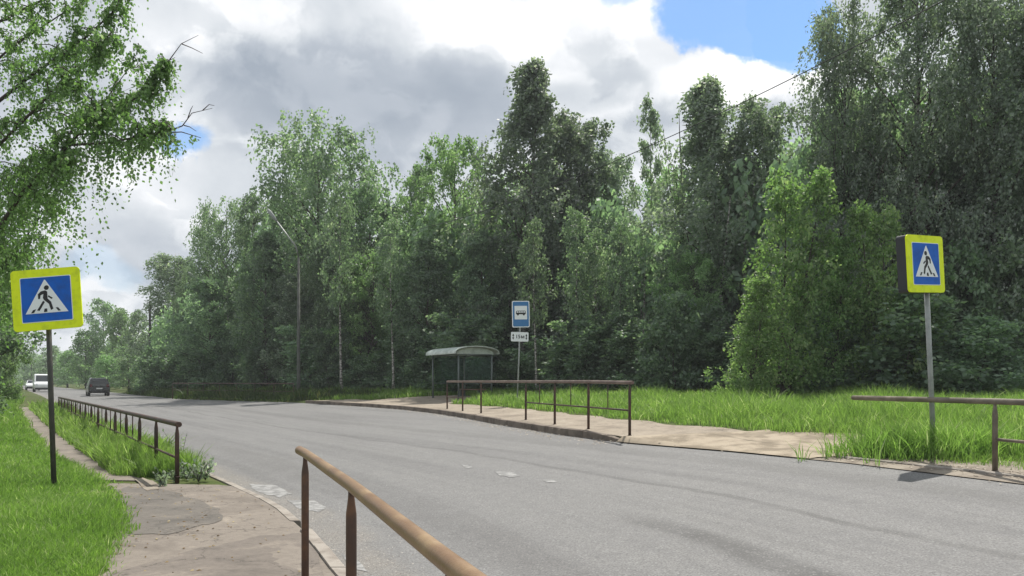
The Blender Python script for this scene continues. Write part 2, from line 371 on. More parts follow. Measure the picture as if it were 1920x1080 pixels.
M['pave_left'] = pave_mat('worn_pavement', (.145, .125, .107), (.215, .188, .160), (.31, .27, .222))
M['pave_right'] = pave_mat('pale_pavement', (.20, .168, .132), (.31, .265, .212), (.39, .34, .275), .9)
M['patch'] = pave_mat('dark_asphalt_patch', (.10, .092, .083), (.15, .136, .12), (.205, .18, .152), 2)
M['sand'] = mat('sand_dirt', (.33, .275, .205), .95, noise=((.20, .165, .12), 2.2, .4, .62), bump=(18, .6))
M['dirt'] = mat('dark_dirt', (.17, .14, .11), .95, noise=((.27, .235, .19), 3, .4, .62), bump=(18, .8))
def paint_mat():
    m = mat('worn_road_paint', (.62, .61, .58), .8); t = m.node_tree; b = t.nodes['Principled BSDF']
    pos = t.nodes.new('ShaderNodeNewGeometry').outputs['Position']
    n = NOISE(t, pos, 7, 7, .7).outputs['Fac']
    t.links.new(MIX(t, MR(t, n, .42, .58), (.17, .168, .165), (.29, .288, .28)), b.inputs['Base Color']); return m
M['paint'] = paint_mat()

# ------------------------------------------------------------------ ground, road, pavements
def strip(name, ys, fl, fr, n, dz, mat_, label=None, uv=False, cols=None):
    """sheet between two side lines given as functions of distance"""
    V = []; Fc = []
    for y in ys:
        a, b = fl(y), fr(y)
        for k in range(n + 1):
            x = a + (b - a) * k / n; V.append((x, y, float(gz(min(max(x, lf(y) + .001), rf(y) - .001) if uv else x, y)) + dz))
    for i in range(len(ys) - 1):
        for k in range(n): Fc.append((i * (n + 1) + k, i * (n + 1) + k + 1, (i + 1) * (n + 1) + k + 1, (i + 1) * (n + 1) + k))
    me = bpy.data.meshes.new(name); me.from_pydata(V, [], Fc); me.update()
    me.polygons.foreach_set('use_smooth', [True] * len(Fc))
    if uv:
        ul = me.uv_layers.new(name='UVMap'); wid = [(fr(y) - fl(y)) * .84 for y in ys]
        for p in me.polygons:
            for li in p.loop_indices:
                vi = me.loops[li].vertex_index; i, k = divmod(vi, n + 1); ul.data[li].uv = (wid[i] * k / n, ys[i] * 1.15)
    o = link(name, me, mat_); o['kind'] = 'structure'
    if label: o['label'] = label
    return o
YS = list(np.concatenate([np.arange(-30, 0, 3), np.arange(0, 30, .5), np.arange(30, 90, 2), np.arange(90, 220, 8), [260, 320, 400, 520, 700, 1000, 1500]]))
lf = lambda y: float(ip(XL, y)); rf = lambda y: float(ip(XR, y))
# terrain: one sheet, dipping a little under the road
LO = [-1600, -700, -300, -150, -80, -45, -28, -20, -14, -10, -8, -6, -5, -4, -3.4, -2.8, -2.2, -1.6, -1, -.5, -.16, 0]
RO = [0, .16, .3, .6, 1, 1.5, 2, 2.6, 3.1, 3.6, 4.4, 5.2, 6, 8, 10, 13, 16, 22, 30, 45, 80, 150, 300, 700, 1600]
V = []; Fc = []; ncol = len(LO) + 3 + len(RO)
for y in YS:
    l, r = lf(y), rf(y)
    row = [(l + o, float(gz(l + o - 1e-4, y)) - (.012 if o < 0 else .10)) for o in LO]
    row += [(l + (r - l) * q, float(gz(l + (r - l) * q, y)) - .10) for q in (.25, .5, .75)]
    row += [(r + o, float(gz(r + o + 1e-4, y)) - .012 if o > 0 else float(gz(r - .001, y)) - (.10 if 15.3 < y < 44.6 else .012)) for o in RO]
    if not -3 <= y <= 20: row[len(LO) - 1] = (l, y and float(gz(l + .001, y)) - .012)
    V += [(a, y, b) for a, b in row]
for i in range(len(YS) - 1):
    for k in range(ncol - 1): Fc.append((i * ncol + k, i * ncol + k + 1, (i + 1) * ncol + k + 1, (i + 1) * ncol + k))
me = bpy.data.meshes.new('ground'); me.from_pydata(V, [], Fc); me.update(); me.polygons.foreach_set('use_smooth', [True] * len(Fc))
g = link('ground', me, M['ground']); g['kind'] = 'structure'
strip('road', YS, lambda y: lf(y) - .02, lambda y: rf(y) + .02, 10, 0, M['asphalt'], uv=True)
PVL = [(-10, -3.0), (0, -2.4), (5, -2.9), (6.6, -3.45), (8.5, -4.2), (10.5, -5.3), (13, -6.75), (14.5, -7.95), (16.6, -9.5), (22, -13.1), (30, -18.3), (44, -27.3), (54, -33), (90, -56)]
PVR = [(12.7, -5.6), (13.4, -6.45), (16.6, -8.65), (22, -12.2), (30, -17.4), (44, -26.4)]
pvl = lambda y: float(ip(PVL, y)) + .09 * math.sin(y * 2.1) + (.06 * math.sin(y * 7.7 + 1) if y < 14 else 0)
pvr = lambda y: (lf(y) - .10) if y < 12.6 else float(ip(PVR, y)) + .05 * math.sin(y * 5)
strip('pavement', list(np.arange(-8, 12.61, .3)), pvl, pvr, 8, .004, M['pave_left'])
strip('path', list(np.arange(12.8, 44, .4)), pvl, lambda y: float(ip(PVR, y)) + .05 * math.sin(y * 2), 4, .004, M['pave_left'])
# right pavement with raised kerb, then the sandy shoulder near the crossing
ysr = list(np.arange(15.5, 45, .5))
strip('pavement', ysr, lambda y: rf(y) + .16, lambda y: rf(y) + 2.75 + .12 * math.sin(y * 2.3), 8, .004, M['pave_right'])
strip('sand_shoulder', list(np.arange(12.3, 15.81, .25)), lambda y: rf(y) - .02, lambda y: rf(y) + 2.9 + .15 * math.sin(y * 4), 26, .022, M['sand'])
strip('dirt_shoulder', list(np.arange(3, 12.9, .25)), lambda y: rf(y) - .03, lambda y: rf(y) + 1.3 + .25 * math.sin(y * 1.9), 5, .012, M['dirt'])
def kerb(name, ys, side, fn, w=.15, h=.13, tip=False):
    for i in range(len(ys) - 1):
        mb = MB(); a, b = ys[i] + .008, ys[i + 1] - .008; V = []
        for y in (a, b):
            x0 = fn(y); x1 = x0 + w * side; zr = float(gz(x0 - side * .05, y)); hh = h
            if tip: hh = h * min(1, max(.04, (y - 15.3) / 1.3))
            j = random.uniform(-.006, .006)
            V += [(x0, y, zr - .15), (x0 + .015 * side, y, zr + hh + j - .01), (x0 + .03 * side, y, zr + hh + j), (x1, y, zr + hh + j), (x1, y, zr - .15)]
        mb.add(V, [(0, 5, 6, 1), (1, 6, 7, 2), (2, 7, 8, 3), (3, 8, 9, 4), (0, 1, 2, 3, 4), (9, 8, 7, 6, 5)])
        yield mb
def kerb_obj(ys, side, fn, m='kerb', **kw):
    big = MB()
    for mb in kerb('kerb', ys, side, fn, **kw):
        n = len(big.v); big.v += mb.v; big.f += [tuple(q + n for q in f) for f in mb.f]; big.mi += mb.mi; big.sm += mb.sm
    o = big.build('kerb', M[m]); o['kind'] = 'structure'
strip('pavement', list(np.arange(35.6, 42.6, .5)), lambda y: rf(y) + 2.6, lambda y: -1.0 - .25 * (y - 36), 6, .010, M['pave_right'])
kerb_obj(list(np.arange(15.3, 44.6, .9)), 1, rf, tip=True, h=.16, m='kerb_shade')
kerb_obj(list(np.arange(-3, 9.2, .9)), -1, lambda y: lf(y), h=.105)
kerb_obj(list(np.arange(9.3, 20, .9)), -1, lambda y: lf(y), h=.085, w=.14)
kerb_obj(list(np.arange(5, 12.6, .9)), 1, lambda y: rf(y) + .30, h=.045, w=.1)
def ground_poly(name, pts, dz, m, jag=0):
    w = []
    n = len(pts)
    for i in range(n):
        a, b = pts[i], pts[(i + 1) % n]
        for k in range(4):
            q = k / 4; w.append((a[0] + (b[0] - a[0]) * q + random.uniform(-jag, jag), a[1] + (b[1] - a[1]) * q + random.uniform(-jag, jag) * .5))
    bm = bmesh.new(); vs = [bm.verts.new(gpx(*p)) for p in w]; f = bm.faces.new(vs)
    bmesh.ops.triangulate(bm, faces=[f]); bmesh.ops.subdivide_edges(bm, edges=bm.edges[:], cuts=1)
    for v in bm.verts: v.co.z = float(gz(v.co.x, v.co.y)) + dz
    bmesh.ops.recalc_face_normals(bm, faces=bm.faces)
    me = bpy.data.meshes.new(name); bm.to_mesh(me); bm.free()
    for p in me.polygons: pass
    o = link(name, me, m); o['kind'] = 'structure'; return o
ground_poly('asphalt_patch', [(192, 925), (240, 915), (300, 918), (350, 932), (410, 955), (420, 970), (395, 985), (330, 1000), (235, 1008), (200, 990)], .009, M['patch'], 5)
ground_poly('asphalt_patch', [(200, 1080), (380, 1030), (470, 1010), (560, 1000), (600, 1040), (610, 1100), (400, 1130), (200, 1130)], .009, M['patch'], 5).data.materials[0] = pave_mat('grey_pavement_patch', (.12, .106, .093), (.175, .152, .132), (.24, .208, .175), 2)
ground_poly('soil_hole', [(252, 900), (268, 897), (290, 905), (300, 918), (275, 922)], .014, M['dirt'], 2)
for pts in ([(468, 908), (520, 912), (548, 926), (525, 934), (480, 922)], [(540, 938), (590, 940), (612, 952), (600, 962), (560, 955)],
            [(930, 884), (962, 886), (978, 893), (962, 895), (938, 893)], [(866, 872), (880, 874), (885, 878), (872, 878)], [(640, 1040), (668, 1050), (690, 1075), (655, 1065)],
            [(1018, 900), (1040, 902), (1046, 905), (1024, 905)]):
    ground_poly('road_marking', pts, .005, M['paint'], 2.5)

# ------------------------------------------------------------------ railings
def post_tube(mb, p0, p1, r, crimp=True, n=10):
    p0, p1 = Vector(p0), Vector(p1); L = (p1 - p0).length
    q = lambda z: p1 + (p0 - p1) * min(1, z / L)
    if crimp: mb.tube([p1, q(.05), q(.13), q(.2), p0], [r * .55, r * .62, r * .98, r, r], n)
    else: mb.tube([p1, p0], r, n)
def railing(name, loc, label, top, posts, lower, thin, r_top, r_post, m_top, m_post, zg=None, lowz=.42):
    """top: list of world points of the top pipe; posts: list of (x,y,ztop,zbase)"""
    root = empty(name, loc, label, 'railing'); L = Vector(loc)
    mb = MB(); mb.tube([Vector(p) - L for p in top], r_top, 16); mb.build('top_rail', m_top, root)
    for (x, y, zt, zb) in posts:
        mb = MB(); post_tube(mb, Vector((x, y, zb - .1)) - L, Vector((x, y, zt - r_top * .6)) - L, r_post)
        mb.tube([Vector((x, y, zb + .0)) - L, Vector((x, y, zb + .012)) - L], r_post * 1.5, 10)
        mb.build('post', m_post, root)
    for (a, b) in lower:
        mb = MB(); mb.tube([Vector(a) - L, Vector(b) - L], r_post * .62, 8); mb.build('lower_rail', m_post, root)
    for (a, b) in thin:
        mb = MB(); mb.tube([Vector(a) - L, Vector(b) - L], r_post * .38, 6); mb.build('baluster', m_post, root)
    return root
def seg(a, b, k): return tuple(a[i] + (b[i] - a[i]) * k for i in range(3))
# near railing, running under the camera's right
pn = [(-1.58, 6.14), (-.85, 4.25), (-.185, 2.42), (.50, .60), (1.2, -1.2)]
zt = 1.15
railing('pedestrian_railing', (-1.58, 6.14, .1), 'rusty brown pipe railing in the near foreground, sloping towards the viewer beside the road', [(-1.66, 6.27, zt + .012)] + [(x, y, zt) for x, y in pn],
        [(x, y, zt, float(gz(x, y))) for x, y in pn], [], [], .034, .029, M['rust'], M['rust_dark'])
# left railing along the road
ys = [12.6 + 1.69 * k for k in range(16)]
lp = [(-5.25 - .637 * (y - 12.6), y) for y in ys]
zt = lambda y: 1.03 - (y - 12.6) * .0035
P0 = [(x, y, zt(y), .17) for x, y in lp]
P0[0] = (P0[0][0], P0[0][1], P0[0][2], .2)
lowers = [((P0[i][0], P0[i][1], .50), (P0[i + 1][0], P0[i + 1][1], .50)) for i in range(15)]
thin = [(((P0[i][0] + P0[i + 1][0]) / 2, (P0[i][1] + P0[i + 1][1]) / 2, zt(P0[i][1])), ((P0[i][0] + P0[i + 1][0]) / 2, (P0[i][1] + P0[i + 1][1]) / 2, .50)) for i in range(2, 15)]
railing('pedestrian_railing', (P0[0][0], P0[0][1], .15), 'long dark railing with many posts running away along the left roadside, weeds at its foot',
        [(P0[0][0] + .09, P0[0][1] - .14, zt(12.6))] + [(x, y, z) for x, y, z, _ in P0], P0, lowers, thin, .042, .034, M['rail_dark'], M['rail_dark'])
# middle railing on the far pavement
mpx = [(2.27, 15.5), (1.66, 17.45), (1.03, 19.35), (.37, 21.5), (-.33, 23.8), (-1.0, 26), (-1.72, 28), (-2.42, 30.0)]
mpx = [(x * 1.035, y * 1.035) for x, y in mpx]
PM = [(x, y, 1.69, float(gz(x, y)) + .0) for x, y in mpx]; PM[0] = (PM[0][0], PM[0][1], 1.675, PM[0][3])
PMp = [PM[i] for i in (0, 1, 2, 3, 5, 6, 7)]
lw = [((PM[i][0], PM[i][1], 1.12), (PM[i + 1][0], PM[i + 1][1], 1.12)) for i in (0, 1, 2)] + [((PM[6][0], PM[6][1], 1.1), (PM[7][0], PM[7][1], 1.1))]
th = [(((PM[i][0] + PM[i + 1][0]) / 2, (PM[i][1] + PM[i + 1][1]) / 2, 1.67), ((PM[i][0] + PM[i + 1][0]) / 2, (PM[i][1] + PM[i + 1][1]) / 2, 1.12)) for i in (0, 1, 2)]
railing('pedestrian_railing', (2.35, 16.0, .6), 'brown railing on the far pavement in front of the bus stop sign', [(2.385, 15.92, 1.675)] + [(x, y, z) for x, y, z, _ in PM], PMp, lw, th,
        .036, .03, M['rail_brown'], M['rail_dark'])
# right railing
PRr = [(6.25, 10.4), (6.60, 8.4), (6.95, 6.4), (7.3, 4.4)]
PR = [(x, y, 1.44, float(gz(x, y))) for x, y in PRr]
lw = [((PR[i][0], PR[i][1], .95), (PR[i + 1][0], PR[i + 1][1], .95)) for i in range(3)]
railing('pedestrian_railing', (6.25, 10.4, .5), 'brown railing with overhanging left end before the right crossing sign', [(5.73, 13.5, 1.425)] + [(x, y, z) for x, y, z, _ in PR], PR, lw, [],
        .040, .034, M['rail_olive'], M['rail_olive'])
# far railing in the shade by the bend
fp = [(-12.9 - 1.0 * k * 1.55, 47.5 + k * 1.25) for k in range(8)]
PF = [(x, y, 1.56, float(gz(x, y))) for x, y in fp]
lw = [((PF[i][0], PF[i][1], 1.1), (PF[i + 1][0], PF[i + 1][1], 1.1)) for i in range(7)]
railing('pedestrian_railing', (fp[0][0], fp[0][1], .6), 'thin dark railing far off in the shade of the trees at the bend', [(x, y, z) for x, y, z, _ in PF], PF, lw, [], .035, .03, M['rail_dark'], M['rail_dark'])

# ------------------------------------------------------------------ crossing signs
def uvp(x, y): return ((x - (600 + .1 * (y - 200))) / 690, (507 - y) / 640)
FIG = [[(520, 500), (513, 430), (552, 392), (610, 380), (640, 400), (650, 500), (700, 550), (737, 655), (705, 672), (672, 580), (603, 520), (585, 490), (590, 430), (550, 447), (545, 500)],
       [(660, 455), (720, 495), (708, 513), (654, 476)], [(590, 528), (613, 548), (547, 672), (512, 664)],
       [(430, 700), (455, 655), (497, 645), (470, 695)], [(607, 696), (615, 645), (650, 645), (656, 693)], [(768, 640), (802, 640), (842, 690), (808, 690)],
       [(627 + 34 * math.cos(a), 342 + 34 * math.sin(a)) for a in np.linspace(0, 2 * math.pi, 16, endpoint=False)]]
def sign_face(parent, w, h, flip, M0, panelname='sign_panel'):
    b = .72
    s = MB().prism(rrect(w, h, .055), -.012, .012, M0).build(panelname, M['yellow'], parent)
    MB().prism(rrect(w * b + .02, h * b + .02, .02), -.0145, -.0121, M0).build('white_border', M['signwhite'], s)
    MB().prism(rrect(w * b, h * b, .016), -.0175, -.0146, M0).build('blue_field', M['signblue'], s)
    f = (-1 if flip else 1)
    cv = lambda p: (f * p[0] * w * b, p[1] * h * b)
    MB().prism([cv((-.02, .44)), cv((-.43, -.315)), cv((.43, -.315)), cv((.0, .44))], -.0205, -.0176, M0).build('white_triangle', M['signwhite'], s)
    mb = MB()
    for poly in FIG: mb.prism([cv(uvp(*q)) for q in poly], -.0235, -.0206, M0)
    mb.build('pedestrian_symbol', M['signblack'], s)
    return s
# left sign
base = Vector((-6.60, 11.6, .18))
r = empty('crossing_sign', base, 'yellow bordered pedestrian crossing sign on a dark leaning pole in the grass at left', 'road sign')
lean = R(-3.0)
top = Vector((P(84, 560, 11.55).x, 11.6, P(84, 505, 11.55).z)) - base
MB().tube([(0, 0, -.3), top * 1.0], .036, 12).build('pole', M['pole_dark'], r)
c = P(88, 561, 11.52) - base
M0 = Matrix.Translation(c) @ Matrix.Rotation(R(-5.2), 4, 'Y') @ Matrix.Rotation(R(4), 4, 'Z') @ Matrix.Rotation(R(-3), 4, 'X')
sign_face(r, .955, .88, False, M0)
mb = MB()
for dz in (-.25, .25): MB().box((0, .035, dz), (.12, .045, .03), M0).build('bracket', M['galv'], r)
# right sign: a box sign with a second dark face
base = Vector((6.43, 12.3, .75))
r = empty('crossing_sign', base, 'yellow bordered pedestrian crossing sign with a dark side on a pale grey pole at right', 'road sign')
tp = P(1734, 470, 12.3) - base
MB().tube([(0.04, 0, -.4), tp], .038, 12).build('pole', M['galv_pale'], r)
c = P(1735, 495, 12.12) - base
M0 = Matrix.Translation(c) @ Matrix.Rotation(R(-3.0), 4, 'Y') @ Matrix.Rotation(R(29), 4, 'Z')
sign_face(r, .87, .86, True, M0)
# folded sheet housing that carries the rear face
mb = MB(); mb.prism(rrect(.87, .86, .05), .0125, .165, M0); mb.build('sign_housing', M['signback'], r)

# ------------------------------------------------------------------ bus stop sign
base = Vector((.19, 32, float(gz(.19, 32))))
r = empty('bus_stop_sign', base, 'blue bus stop sign with a white plate below on a thin grey pole', 'road sign')
MB().tube([(0, 0, -.3), (.08, 0, 1.6), (.16, 0, P(0, 568, 32).z - base.z)], .03, 10).build('pole', M['galv_pale'], r)
c = P(976.5, 589, 31.94) - base; Mb = Matrix.Translation(c) @ Matrix.Scale(1.17, 4) @ Matrix.Rotation(R(-1), 4, 'Y') @ Matrix.Rotation(R(6), 4, 'Z')
s = MB().prism(rrect(.60, .90, .05), -.012, .012, Mb).build('sign_panel', M['signwhite'], r)
MB().prism(rrect(.54, .84, .04), -.016, -.0121, Mb).build('blue_field', M['busblue'], s)
MB().prism(rrect(.43, .46, .015, 0, .05), -.019, -.0161, Mb).build('white_field', M['signwhite'], s)
mb = MB()
mb.prism([(-.165, -.005), (-.165, .07), (-.15, .105), (-.11, .115), (.15, .115), (.165, .09), (.165, -.005)], -.022, -.0191, Mb)
for wx in (-.10, .10): mb.prism([(wx + .035 * math.cos(a), -.012 + .035 * math.sin(a)) for a in np.linspace(0, 6.283, 14, endpoint=False)], -.0225, -.0191, Mb)
mb.build('bus_symbol', M['signblack'], s)
mb = MB()
for k in range(4): mb.prism(rrect(.058, .045, .006, -.11 + k * .075, .072), -.0255, -.0226, Mb)
mb.build('bus_symbol_windows', M['signwhite'], s)
c2 = P(974.5, 631.5, 31.94) - base; Mc = Matrix.Translation(c2) @ Matrix.Scale(1.17, 4) @ Matrix.Rotation(R(1), 4, 'Y') @ Matrix.Rotation(R(6), 4, 'Z')
s2 = MB().prism(rrect(.60, .32, .04), -.012, .012, Mc).build('distance_plate', M['signwhite'], r)
for sx in (-1, 1):
    x = sx * .225
    MB().prism([(x - .035, .03), (x, .10), (x + .035, .03), (x + .011, .03), (x + .011, -.03), (x + .035, -.03), (x, -.10), (x - .035, -.03), (x - .011, -.03), (x - .011, .03)], -.016, -.0121, Mc).build('arrow_symbol', M['signblack'], s2)
def text_obj(txt, size, Mx, m, parent, name):
    cu = bpy.data.curves.new(name, 'FONT'); cu.body = txt; cu.size = size; cu.align_x = 'CENTER'; cu.align_y = 'CENTER'; cu.extrude = .0015; cu.offset = .003
    to = bpy.data.objects.new(name + '_curve', cu); COL.objects.link(to); bpy.context.view_layer.update()
    dg = bpy.context.evaluated_depsgraph_get(); me = bpy.data.meshes.new_from_object(to.evaluated_get(dg)); bpy.data.objects.remove(to)
    me.transform(Mx @ Matrix.Rotation(R(90), 4, 'X')); me.materials.clear()
    return link(name, me, m, parent)
for ch, dx, nm in (('1', -.105, 'digit'), ('5', -.02, 'digit'), ('м', .10, 'letter')): text_obj(ch, .17, Mc @ Matrix.Translation((dx, -.016, 0)), M['signblack'], s2, nm)

# ------------------------------------------------------------------ bus shelter
sb = Vector((-2.5, 37.6, float(gz(-2.2, 38)) - .02))
r = empty('bus_shelter', sb, 'small bus shelter with pale vaulted roof beside the far pavement', 'bus shelter', rz=R(29))
Wd, Ln, Hs = 1.75, 3.0, 2.12       # local x = gable width, local y = length (away); corner posts
X0, Y0 = 0, 0
for (x, y) in ((X0, 0), (X0 + Wd, 0), (X0, Ln), (X0 + Wd, Ln)):
    mb = MB(); mb.tube([(x, y, 0), (x, y, Hs)], .045, 8); mb.tube([(x, y, 0), (x, y, .03)], .09, 8); mb.build('post', M['shelter_metal'], r)
mb = MB(); nseg = 14; V = []; ov = .28; th_ = .04
for yy in (-ov, Ln + ov):
    for off in (0, th_):
        for k in range(nseg + 1):
            a = math.pi * k / nseg; V.append((X0 + Wd / 2 - (Wd / 2 + ov) * math.cos(a), yy, Hs + .02 + .34 * math.sin(a) ** .8 + off))
n1 = nseg + 1; Fc = []
for k in range(nseg):
    Fc += [(k, k + 1, 2 * n1 + k + 1, 2 * n1 + k), (n1 + k, 3 * n1 + k, 3 * n1 + k + 1, n1 + k + 1), (k, n1 + k, n1 + k + 1, k + 1), (2 * n1 + k, 2 * n1 + k + 1, 3 * n1 + k + 1, 3 * n1 + k)]
Fc += [(0, 2 * n1, 3 * n1, n1), (nseg, n1 + nseg, 3 * n1 + nseg, 2 * n1 + nseg)]
mb.add(V, Fc); ro = mb.build('roof', M['roof'], r)
for yy in (.0, Ln): # gable infills
    mb = MB(); mb.prism([(X0 + Wd / 2 - (Wd / 2 + .1) * math.cos(math.pi * k / nseg), Hs + .32 * math.sin(math.pi * k / nseg) ** .8) for k in range(nseg + 1)], yy - .01, yy + .01)
    mb.build('gable_panel', M['roof'], ro)
mb = MB()
for (a, b) in (((X0, 0, Hs), (X0 + Wd, 0, Hs)), ((X0, Ln, Hs), (X0 + Wd, Ln, Hs)), ((X0, 0, Hs), (X0, Ln, Hs)), ((X0 + Wd, 0, Hs), (X0 + Wd, Ln, Hs)), ((X0 + Wd, 0, .75), (X0 + Wd, Ln, .75)), ((X0, Ln, .75), (X0 + Wd, Ln, .75))):
    mb.tube([a, b], .028, 6)
mb.build('crossbars', M['shelter_metal'], r)
mb = MB().box((X0 + Wd - .02, Ln / 2, 1.4), (.012, Ln - .15, 1.25)); mb.build('back_panel', M['sglass'], r)
mb = MB().box((X0 + Wd / 2, Ln - .02, 1.2), (Wd - .15, .012, 1.7)); mb.build('side_panel', M['sglass'], r)
be = MB().box((X0 + Wd - .35, Ln / 2, .45), (.38, Ln - .6, .05)).build('bench', M['wood'], r)
mb = MB()
for yy in (.5, Ln - .5): MB().box((X0 + Wd - .35, yy, .21), (.3, .05, .42)).build('bench_leg', M['shelter_metal'], be)

# ------------------------------------------------------------------ lamp posts and cable
def lamp_post(x, D, top, armlen, label, zlow=0):
    zb = float(gz(x, D)); r = empty('lamp_post', (x, D, zb - .3), label, 'lamp post', 'lamp posts along the road'); H = top - zb + .3
    MB().tube([(0, 0, 0), (0, 0, 1.2), (0, 0, H * .8)], [.14, .12, .075], 10).build('pole', M['concrete_pole'], r)
    a = Vector((0, 0, H * .80)); b = Vector((-.15, -.1, H * .86)); c = Vector((-armlen, -.6, H))
    MB().tube([a, b, c], [.05, .045, .04], 8).build('arm', M['galv'], r)
    l = MB(); dr = (c - b).normalized(); l.tube([c - dr * .1, c + dr * .15, c + dr * .6, c + dr * .8], [.05, .11, .12, .05], 8); l.build('lamp_head', M['galv_pale'], r)
    return r
lamp_post(P(560, 0, 50).x, 50, P(0, 416, 50).z, 1.25, 'tall grey lamp post with a slanting arm in front of the round weeping tree')
lamp_post(P(410, 0, 76).x, 76, P(0, 522, 76).z, 2.0, 'farther lamp post whose pale arm shows among dark trees')
u = empty('utility_pole', (P(281, 0, 84).x, 84, float(gz(P(281, 0, 84).x, 84))), 'slim dark pole beside the road in front of the leftmost weeping tree', 'pole')
MB().tube([(0, 0, -.2), (0, 0, P(0, 566, 84).z - .6)], [.17, .12], 8).build('shaft', M['pole_dark'], u)
MB().tube([(-.6, 0, 7.4), (.6, 0, 7.4)], .05, 6).build('crossarm', M['pole_dark'], u)
A = Vector((-13.15, 50, 10.6)); B = Vector((9.6, 14, 9.45))
cb = []
for k in range(41):
    q = k / 40; p = A.lerp(B, q); p.z -= 4 * q * (1 - q) * 1.75; cb.append(p)
ob = MB().tube([p - A for p in cb], .011, 6).build('overhead_cable', M['black']); ob.location = A
tag(ob, 'thin black overhead cable crossing the sky in front of the right-hand trees', 'cable')

# ------------------------------------------------------------------ cars
def car(name, loc, rz, secs, paint, label, cat, group, W2, wheel_r, wheels, front_lamps, rear_lamps, gh, rails=False):
    r = empty(name, loc, label, cat, group, rz)
    mb = MB(); V = []; K = 12
    def ring(s):
        y, zb, zw, zt, hw, ht = s; half = [(hw * .86, zb), (hw * .97, zb + .1), (hw, (zb + zw) / 2), (hw * .97, zw), (ht * 1.0, zt - .06 if zt > zw + .05 else zt - .01), (ht * .82, zt)]
        return [(x, y, z) for x, z in half] + [(-x, y, z) for x, z in reversed(half)]
    for s in secs: V += ring(s)
    Fc = [(i * K + k, i * K + (k + 1) % K, (i + 1) * K + (k + 1) % K, (i + 1) * K + k) for i in range(len(secs) - 1) for k in range(K)]
    Fc += [tuple(range(K)), tuple((len(secs) - 1) * K + k for k in reversed(range(K)))]
    mb.add(V, Fc, 0, False); body = mb.build('body', paint, r)
    mo = body.modifiers.new('bevel', 'BEVEL'); mo.width = .035; mo.segments = 2
    # glass: gh gives pairs of section indices for rear glass, side glass, windscreen
    def pane(name, pts, off):
        pts = [Vector(p) for p in pts]; n = (pts[1] - pts[0]).cross(pts[2] - pts[0]).normalized()
        if n.dot(Vector(off)) < 0: n = -n
        mb = MB(); a = [p + n * .012 for p in pts]; b = [p + n * .002 for p in pts]; mb.add(a + b, [(0, 1, 2, 3), (7, 6, 5, 4), (0, 4, 5, 1), (1, 5, 6, 2), (2, 6, 7, 3), (3, 7, 4, 0)]); return mb.build(name, M['glass'], r)
    def endpane(name, i, j, sgn):
        a, b = ring(secs[i]), ring(secs[j])   # i low, j high
        lo, hi = Vector(a[5]), Vector(b[5]); lo2, hi2 = Vector(a[6]), Vector(b[6])
        if i != gh[3]: lo.z -= .1; lo2.z -= .1
        q = lambda u_, v_: (lo.lerp(hi, v_)).lerp(lo2.lerp(hi2, v_), u_)
        pane(name, [q(-.03, .08), q(1.03, .08), q(1.0, .92), q(0, .92)], (0, sgn, .5))
    endpane('rear_window', gh[0], gh[1], -1); endpane('windscreen', gh[3], gh[2], 1)
    for sgn, (ka, kb) in ((1, (3, 4)), (-1, (8, 7))):
        a, b = ring(secs[gh[1]]), ring(secs[gh[2]])
        lo, hi, lo2, hi2 = Vector(a[ka]), Vector(a[kb]), Vector(b[ka]), Vector(b[kb])
        q = lambda u_, v_: (lo.lerp(hi, v_)).lerp(lo2.lerp(hi2, v_), u_)
        for (u0, u1) in ((.04, .47), (.52, .97)): pane('side_window', [q(u0, .15), q(u1, .15), q(u1, .88), q(u0, .88)], (sgn, 0, .2))
    for (wx, wy) in [(sx * (W2 - .12), y) for y in wheels for sx in (-1, 1)]:
        w = MB(); w.tube([(wx - .11, wy, wheel_r), (wx - .09, wy, wheel_r), (wx + .09, wy, wheel_r), (wx + .11, wy, wheel_r)], [wheel_r * .9, wheel_r, wheel_r, wheel_r * .9], 20); wo_ = w.build('wheel', M['tyre'], r)
        MB().tube([(wx - .118, wy, wheel_r), (wx + .118, wy, wheel_r)], wheel_r * .6, 14).build('rim', M['rim'], wo_)
    yf, yr = secs[-1][0], secs[0][0]
    for sx in (-1, 1):
        x, z, w, h = front_lamps; MB().prism(rrect(w, h, .03, sx * x, z), yf - .05, yf + .02).build('headlight', M['headlamp'], r)
        x, z, w, h = rear_lamps; MB().prism(rrect(w, h, .03, sx * x, z), yr - .02, yr + .05).build('tail_light', M['redlamp'], r)
        MB().box((sx * (W2 + .08), secs[gh[3]][0] - .15, secs[gh[3]][2] + .05), (.18, .08, .13)).build('mirror', paint, r)
    for yy, s_ in ((yf, 1), (yr, -1)):
        MB().box((0, yy + s_ * .02, .58 if s_ > 0 else .72), (.52, .02, .11)).build('number_plate', M['plate'], r)
        MB().box((0, yy + s_ * .012, .42), (W2 * 1.7, .06, .2)).build('bumper', M['black'], r)
    if rails:
        for sx in (-1, 1): MB().tube([(sx * .6, -1.5, 1.70), (sx * .6, -1.4, 1.75), (sx * .6, .2, 1.75), (sx * .6, .3, 1.68)], .02, 6).build('roof_rail', M['galv_pale'], r)
    return r
suv = [(-2.2, .42, .95, 1.0, .86, .84), (-2.1, .32, 1.02, 1.08, .90, .84), (-1.85, .28, 1.04, 1.66, .92, .70), (-.3, .26, 1.02, 1.70, .93, .72), (.35, .26, 1.0, 1.63, .93, .70), (1.15, .26, .98, 1.06, .92, .80), (2.0, .3, .85, .92, .88, .78), (2.25, .4, .72, .78, .78, .66)]
sx = P(183, 0, 71).x
car('car', (sx, 71, float(gz(sx, 71))), R(31), suv, M['cardark'], 'dark green car driving away on the right lane, seen from behind', 'car', None, .92, .35, (-1.3, 1.4), (.58, .72, .3, .16), (.68, .98, .2, .24), (1, 2, 4, 5), True)
